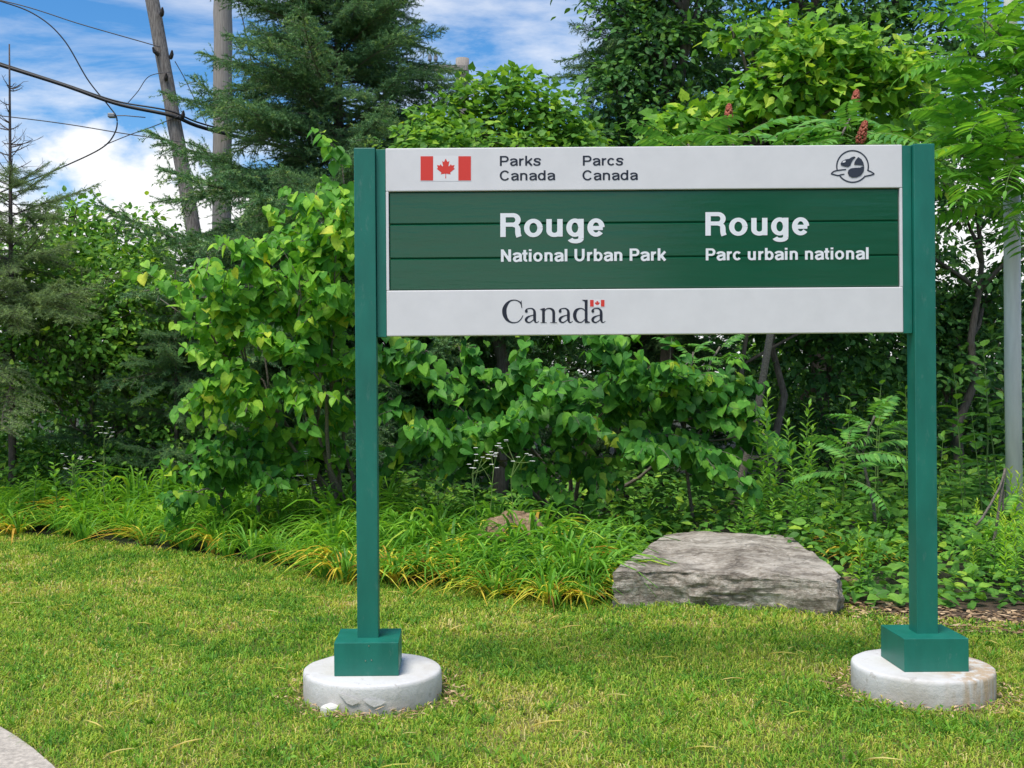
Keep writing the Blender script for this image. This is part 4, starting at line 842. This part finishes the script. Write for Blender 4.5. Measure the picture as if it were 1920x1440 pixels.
for off, n, s, d in ((.16, 14, .95, .95), (.45, 14, 1.1, .75), (.8, 14, 1.25, .4), (1.2, 14, 1.45, .2), (1.6, 12, 1.5, .1)): row(690, 1145, n, off, s, LG, GM, 'daylilies between post and slab', d)
for px, py in ((1180, 1000), (1215, 985), (1250, 975), (1210, 960), (1280, 960), (1160, 985)): lily(G(px, py + 40), 1.0, LG, 'arching green daylily clump behind the back left corner of the slab', 'daylilies behind the slab', False)
for px, py in ((1590, 1050), (1625, 1060), (1660, 1045)): lily(G(px, py), .95, LG, 'upright daylily clump with orange leaves between slab and right post', 'daylilies right of the slab', True)
def stalk_mesh(seed, h, lf, n, m_, tpl=LANCE, wide=1.0, el=.35):
    r_ = np.random.default_rng(seed); t = np.linspace(0, 1, 7); P = np.stack([.05 * h * np.sin(t * 2 + seed), .04 * h * np.cos(t * 2.4 + seed) - .04 * h, t * h], 1); gs = Geo(); tube(gs, P, np.linspace(.006, .002, 7), 5)
    u = np.linspace(.12, 1, n); i = np.minimum((u * 6).astype(int), 5); f = (u * 6 - i)[:, None]; C = P[i] * (1 - f) + P[i + 1] * f; az = np.arange(n) * 2.4 + r_.normal(0, .2, n); e = el + .7 * (u - .35) + r_.normal(0, .15, n)
    D = np.stack([np.cos(az) * np.cos(e), np.sin(az) * np.cos(e), np.sin(e)], 1); gl = Geo(); inst(gl, tpl[0] * np.array([wide, 1, 1]), tpl[1], C, D, np.array([0, -.1, 1]) + r_.normal(0, .15, (n, 3)), lf * (1.05 - .55 * u ** 2) * r_.uniform(.8, 1.15, n), 0, np.clip(.25 + .5 * u + r_.normal(0, .12, n), 0, 1))
    return gs.mesh('stem', [M_stem]), gl.mesh('leaves', [m_])
GR = [stalk_mesh(s, 1.0, .13, 52, M_weed, LANCE, 1.15) for s in range(4)]; BW = [stalk_mesh(s + 10, .9, .15, 18, M_mid, OVATE, .9, .1) for s in range(3)]; YW = [stalk_mesh(s + 20, .7, .10, 60, M_weed_y, LANCE, .9, .5) for s in range(3)]; LW = [stalk_mesh(s + 30, .45, .10, 34, M_weed, LANCE, 1.5, .25) for s in range(3)]
def stalk(name, p, s, ms, label, group, r_=np.random.default_rng(6)):
    th = thing(name, (p[0], p[1], 0), label, 'plant', group)
    for me in ms[r_.integers(len(ms))]:
        ob = bpy.data.objects.new(me.name.split('.')[0], me); col.objects.link(ob); ob.parent = th; ob.matrix_local = Matrix.Rotation(r_.normal(0, .07), 4, 'X') @ Matrix.Rotation(r_.uniform(0, 6.28) if me.name[0] == 's' else 0, 4, 'Z') @ Matrix.Scale(s, 4)
    za = r_.uniform(0, 6.28)
    for c_ in th.children: c_.matrix_local = Matrix.Rotation(za, 4, 'Z') @ Matrix.Rotation(r_.normal(0, .0), 4, 'X') @ Matrix.Scale(s, 4)
for px, py, Y in ((1462, 740, 9.9), (1480, 790, 9.6), (1505, 830, 9.5), (1450, 830, 9.7), (1530, 800, 9.9), (1560, 860, 9.6), (1490, 880, 9.3), (1520, 760, 10.2), (1420, 880, 9.6), (1440, 780, 10.2)):
    p = W(px, py, Y); stalk('goldenrod_plant', p, max(p[2], .3), GR, 'leafy goldenrod stalk growing behind the slab', 'goldenrod stalks behind the slab')
for px, py, Y in ((1395, 930, 9.35), (1420, 955, 9.25), (1450, 940, 9.3), (1490, 950, 9.3), (1520, 970, 9.2), (1560, 960, 9.3), (1380, 965, 9.3), (1600, 1000, 8.9), (1550, 1010, 9.0), (1640, 980, 9.0), (1690, 1010, 8.8)):
    p = W(px, py, Y); stalk('low_weed', p, max(p[2], .15) / .45, LW, 'low bushy weed with narrow leaves at the back of the slab', 'low weeds behind the slab')
for px, py, Y in ((1640, 720, 10.4), (1660, 760, 10.1), (1590, 750, 10.6), (1575, 800, 10.3), (1690, 800, 9.9), (1620, 860, 9.8), (1780, 700, 10.2), (1810, 760, 10.0), (1770, 820, 9.7), (1850, 650, 10.4), (1840, 780, 9.9), (1870, 720, 10.2), (1800, 860, 9.5), (1920, 760, 10.1), (1700, 730, 10.5)):
    p = W(px, py, Y); stalk('broadleaf_weed', p, p[2] / .9, BW, 'tall shaded weed with broad leaves near the right post', 'tall weeds by the right post')
for px, py, Y in ((1860, 900, 9.0), (1890, 880, 9.1), (1915, 890, 9.0), (1840, 940, 8.9), (1880, 930, 8.8), (1930, 920, 8.9), (1950, 870, 9.1), (1905, 950, 8.7)):
    p = W(px, py, Y); stalk('feathery_weed', p, max(p[2], .2) / .7, YW, 'feathery yellow green weed at the foot of the galvanised pole', 'feathery weeds at the pole foot')
for i in range(34):
    px = r5.uniform(1600, 1960); Y = r5.uniform(7.55, 8.6); p = W(px, 1000, Y); 
    if 1690 < px < 1775 and False: continue
    stalk('ground_weed', (p[0], max(Y, edge_y(p[0]) + .22), 0), r5.uniform(.35, .75), LW if i % 3 else YW, 'low leafy weed in the bed behind the right footing', 'low weeds behind the right footing')
for px, py, Y in ((60, 880, 11.4), (110, 870, 11.3), (250, 880, 11.2), (300, 870, 11.3), (350, 900, 10.9), (30, 900, 11.4), (140, 860, 11.5), (530, 900, 10.2), (620, 910, 9.9), (580, 930, 10.0)):
    p = W(px, py, Y); stalk('meadow_weed', p, max(p[2], .2) / .45, LW, 'low leafy weed behind the left daylilies', 'low weeds behind the left daylilies')
def fleabane(px, py, Y, seed, label):
    r_ = np.random.default_rng(seed); top = W(px, py, Y); base = np.array([top[0] + r_.normal(0, .05), Y, 0]); th = thing('fleabane_plant', base, label, 'flower'); g = Geo(); P = limb_path(base, top - [0, 0, .12], n=7, jit=.02); tube(g, P, np.linspace(.005, .003, 7), 5); heads = []
    for k in range(5):
        e = top + np.array([r_.normal(0, .085), r_.normal(0, .06), r_.normal(-.03, .05)]); tube(g, bez(P[-1 - (k % 2)], (P[-1] + e) / 2 + [0, 0, -.02], e, 5), .0022, 4); heads.append(e)
    g.build('stem', M_stem, th)
    g = Geo(); u = np.linspace(.1, .95, 16); C = P[np.minimum((u * 6).astype(int), 5)]; az = np.arange(16) * 2.4; inst(g, *LANCE, C, np.stack([np.cos(az), np.sin(az), .5 + 0 * az], 1), np.array([0, -.2, 1.]), .10 * (1.1 - .6 * u)); g.build('leaves', M_weed, th)
    for e in heads:
        for q in range(2):
            g = Geo(); k = 14; c_ = e + r_.normal(0, .03, 3) * q; az = np.arange(k) * 6.283 / k; inst(g, *DIAM, np.repeat(c_[None], k, 0), np.stack([np.cos(az), np.sin(az), .25 + 0 * az], 1), np.array([0, -.4, 1.]), np.full((k, 3), .019)); g.build('flower_head', M_petal, th)
for a in ((195, 800, 11.3, 1, 'white flowered fleabane standing in front of the dying spruce'), (135, 850, 11.3, 2, 'shorter white flowered fleabane rising from the left daylilies'), (580, 880, 9.9, 3, 'white flowered fleabane beside the foot of the left redbud'), (925, 850, 9.2, 4, 'white flowered fleabane in front of the shaded redbud'), (965, 838, 9.25, 5, 'tall white fleabane next to the brown boulder'), (885, 860, 9.2, 6, 'budding fleabane rising left of the brown boulder')): fleabane(*a)

# ------------------------------------------------------------------ lawn grass, litter
def lawn_grass():
    r_ = np.random.default_rng(77); g = Geo()
    for y0, y1, den, ln, wd in ((3.9, 5.2, 6800, .044, .0050), (5.2, 6.6, 5600, .046, .0058), (6.6, 8.4, 4000, .048, .007), (8.4, 11.6, 2700, .05, .0085)):
        xa, xb = -.47 * y1 - .5, .60 * y1 + .5; k = int((xb - xa) * (y1 - y0) * den); x = r_.uniform(xa, xb, k); y = r_.uniform(y0, y1, k)
        keep = (y < edge_y(x) + .12) & (x > np.where(y < 5.6, wk_x(y) + .015, -99))
        for fx in (-.42, 2.19): keep &= (x - fx) ** 2 + (y - YP - .03) ** 2 > .325 ** 2
        patch = np.array([noise.noise((a * 1.5, b_ * 1.5, 3)) + .6 * noise.noise((a * 5, b_ * 5, 9)) for a, b_ in zip(x[::1], y[::1])]) if k < 400000 else 0
        keep &= r_.random(k) < np.clip(1.05 - .55 * np.clip(patch, 0, 1), .3, 1)
        bare = np.zeros(k, bool)
        for fx in (-.42, 2.19):
            d_ = np.sqrt((x - fx) ** 2 + (y - YP - .03) ** 2); bare |= (d_ < .40) & (r_.random(k) < .55)
        keep &= ~bare; x, y, patch = x[keep], y[keep], patch[keep]; k = len(x); az = r_.uniform(0, 6.283, k); lean = r_.uniform(.4, 1.75, k); l_ = ln * r_.uniform(.5, 1.25, k); o = np.stack([np.cos(az), np.sin(az), 0 * az], 1); S = np.stack([-np.sin(az), np.cos(az), 0 * az], 1)
        p = np.stack([x, y, np.full(k, -.008)], 1); mid = p + o * (l_ * .3 * lean)[:, None] + np.array([0, 0, 1]) * (l_ * .62)[:, None]; tip = p + o * (l_ * .85 * lean)[:, None] + np.array([0, 0, 1]) * (l_ * np.maximum(.95 - .45 * lean, .12))[:, None]; hw = (wd * r_.uniform(.6, 1.2, k) / 2)[:, None]
        V = np.stack([p + S * hw, p - S * hw, mid + S * hw * .9, mid - S * hw * .9, tip], 1).reshape(-1, 3); b0 = np.arange(k) * 5
        Fc = np.stack([np.stack([b0, b0 + 1, b0 + 3], 1), np.stack([b0, b0 + 3, b0 + 2], 1), np.stack([b0 + 2, b0 + 3, b0 + 4], 1)], 1).reshape(-1, 3)
        a = np.clip(.46 + .46 * patch + r_.normal(0, .25, k), 0, 1); g.add(V, Fc, 0, np.repeat(a, 5))
    k = 1500; tx = r_.uniform(-4.5, 6, k); ty = r_.uniform(4, 10.5, k)                    # coarser tufts and stray straws
    ok = (ty < edge_y(tx)) & (tx > np.where(ty < 5.6, wk_x(ty) + .05, -99))
    for fx in (-.42, 2.19): ok &= (tx - fx) ** 2 + (ty - YP - .03) ** 2 > .36 ** 2
    tx, ty = np.repeat(tx[ok], 11), np.repeat(ty[ok], 11); k = len(tx); az = r_.uniform(0, 6.283, k); p = np.stack([tx + r_.normal(0, .018, k), ty + r_.normal(0, .018, k), np.zeros(k)], 1)
    inst(g, LANCE[0] * np.array([.55, 1, 1]), LANCE[1], p, np.stack([np.cos(az), np.sin(az), r_.uniform(.3, 1.6, k)], 1), np.stack([-np.cos(az), -np.sin(az), .6 + 0 * az], 1), r_.uniform(.04, .085, k), 0, np.clip(np.repeat(r_.normal(.22, .16, k // 11), 11) + r_.normal(0, .06, k), 0, 1))
    k = 220; tx = r_.uniform(-4, 5, k); ty = r_.uniform(4.2, 9, k); ok = (ty < edge_y(tx)) & (tx > np.where(ty < 5.6, wk_x(ty) + .05, -99)); tx, ty = tx[ok], ty[ok]; k = len(tx); az = r_.uniform(0, 6.28, k)
    inst(g, LANCE[0] * np.array([.35, 1, 1]), LANCE[1], np.stack([tx, ty, np.full(k, .032)], 1), np.stack([np.cos(az), np.sin(az) * .6, r_.normal(0, .08, k)], 1), np.array([0, 0, 1.]), r_.uniform(.05, .17, k) , 0, r_.uniform(.75, 1, k))
    tag(g.build('grass', M_grass), 'short mown lawn grass with dry yellow patches', 'grass', kind='stuff')
    # clover and broad weeds in the lawn
    g = Geo(); k = 16000; x = r_.uniform(-4, 5.5, k); y = r_.uniform(4, 9.5, k); pn = np.array([noise.noise((a * 1.1, b_ * 1.1, 30)) for a, b_ in zip(x, y)]); keep = (pn > .1) & (y < edge_y(x)) & (x > np.where(y < 5.6, wk_x(y) + .03, -99))
    for fx in (-.42, 2.19): keep &= (x - fx) ** 2 + (y - YP - .03) ** 2 > .34 ** 2
    x, y = x[keep], y[keep]; k = len(x); p = np.stack([x, y, r_.uniform(.012, .03, k)], 1); az = r_.uniform(0, 6.28, k)
    inst(g, *DIAM, p, np.stack([np.cos(az), np.sin(az), r_.normal(.1, .25, k)], 1), np.array([0, 0, 1.]) + r_.normal(0, .25, (k, 3)), r_.uniform(.012, .03, k)); tag(g.build('clover', M_weed), 'patches of dark green clover growing in the lawn', 'clover', kind='stuff')
    # wood chips, dry straw
    g = Geo(); k = 2600; x = r_.uniform(2.2, 4.3, k); y = r_.uniform(6.6, 8.0, k); keep = (y > edge_y(x) - .3 + r_.normal(0, .06, k)) & (y < edge_y(x) + .5); x, y = x[keep], y[keep]; k = len(x); az = r_.uniform(0, 6.28, k)
    inst(g, *DIAM, np.stack([x, y, r_.uniform(.006, .02, k)], 1), np.stack([np.cos(az), np.sin(az), r_.normal(0, .12, k)], 1), np.array([0, 0, 1.]) + r_.normal(0, .2, (k, 3)), np.stack([r_.uniform(.02, .05, k), r_.uniform(.03, .09, k), np.full(k, .02)], 1)); tag(g.build('wood_chips', M_chip), 'brown wood chips scattered along the right lawn edge', 'wood chips', kind='stuff')
    g = Geo(); k = 900; a_ = r_.uniform(0, 6.28, k); rr = r_.uniform(.335, .46, k); fx = np.where(r_.random(k) < .5, -.42, 2.19); x = fx + np.cos(a_) * rr; y = YP + .03 + np.sin(a_) * rr; az = r_.uniform(0, 6.28, k)
    inst(g, *DIAM, np.stack([x, y, r_.uniform(.004, .02, k)], 1), np.stack([np.cos(az), np.sin(az), r_.normal(.1, .2, k)], 1), np.array([0, 0, 1.]) + r_.normal(0, .3, (k, 3)), np.stack([r_.uniform(.008, .02, k), r_.uniform(.02, .06, k), np.full(k, .02)], 1)); tag(g.build('dry_litter', M_chip), 'dry grass litter around the white footings', 'litter', kind='stuff')
lawn_grass()
# trees across the way, seen only mirrored in the glossy planks
for x, y, sd_, lb in ((5.0, -9.5, 91, 'broad leafy tree behind the viewer, mirrored in the green planks'), (8.6, -11, 92, 'round leafy tree behind the viewer beside another mirrored tree')):
    crown_tree('roadside_tree', lb, (x, y, 0), [((x, y, 3.0), (1.7, 1.5, 1.4)), ((x + .8, y, 4.6), (1.5, 1.4, 1.2)), ((x - .6, y, 1.6), (1.3, 1.2, .9))], 110, 34, .2, M_dark, OVATE, seed=sd_, trunk=.14, clus=.6)
# ------------------------------------------------------------------ filling of the wood and its floor
def undergrowth():
    r_ = np.random.default_rng(88); g = Geo(); k = 24000; x = r_.uniform(-5.5, 7.5, k); y = r_.uniform(7.3, 14.5, k); ok = y > edge_y(x) + np.where(x > 2.3, .15, np.where(x < -.8, 1.9, .8)); x, y = x[ok], y[ok]; k = len(x)
    hh = .10 + .42 * np.clip((y - edge_y(x) - .6) / 2.2, 0, 1) * np.array([.75 + .7 * noise.noise((a * .9, b_ * .9, 5)) for a, b_ in zip(x, y)]); z = hh * r_.uniform(.15, 1.1, k); az = r_.uniform(0, 6.28, k)
    inst(g, *OVATE, np.stack([x, y, z], 1), np.stack([np.cos(az), np.sin(az) - .3, r_.normal(-.1, .35, k)], 1), np.array([0, -.3, 1.]) + r_.normal(0, .35, (k, 3)), r_.uniform(.05, .13, k))
    tag(g.build('undergrowth', M_mid), 'dense low leafy undergrowth covering the shaded woodland floor', 'undergrowth', kind='stuff')
undergrowth()
for q, (px, Y) in enumerate([(-60, 22), (160, 24), (380, 22.5), (640, 21), (900, 23), (1160, 21.5), (1400, 23.5), (1640, 20.5), (1900, 22), (2120, 19.5)]):
    x = B(px, Y)[0]; h = (3.0, 2.8, 3.0, 4.2, 4.2, 4.6, 5.2, 5.6, 3.2, 5.0)[q]
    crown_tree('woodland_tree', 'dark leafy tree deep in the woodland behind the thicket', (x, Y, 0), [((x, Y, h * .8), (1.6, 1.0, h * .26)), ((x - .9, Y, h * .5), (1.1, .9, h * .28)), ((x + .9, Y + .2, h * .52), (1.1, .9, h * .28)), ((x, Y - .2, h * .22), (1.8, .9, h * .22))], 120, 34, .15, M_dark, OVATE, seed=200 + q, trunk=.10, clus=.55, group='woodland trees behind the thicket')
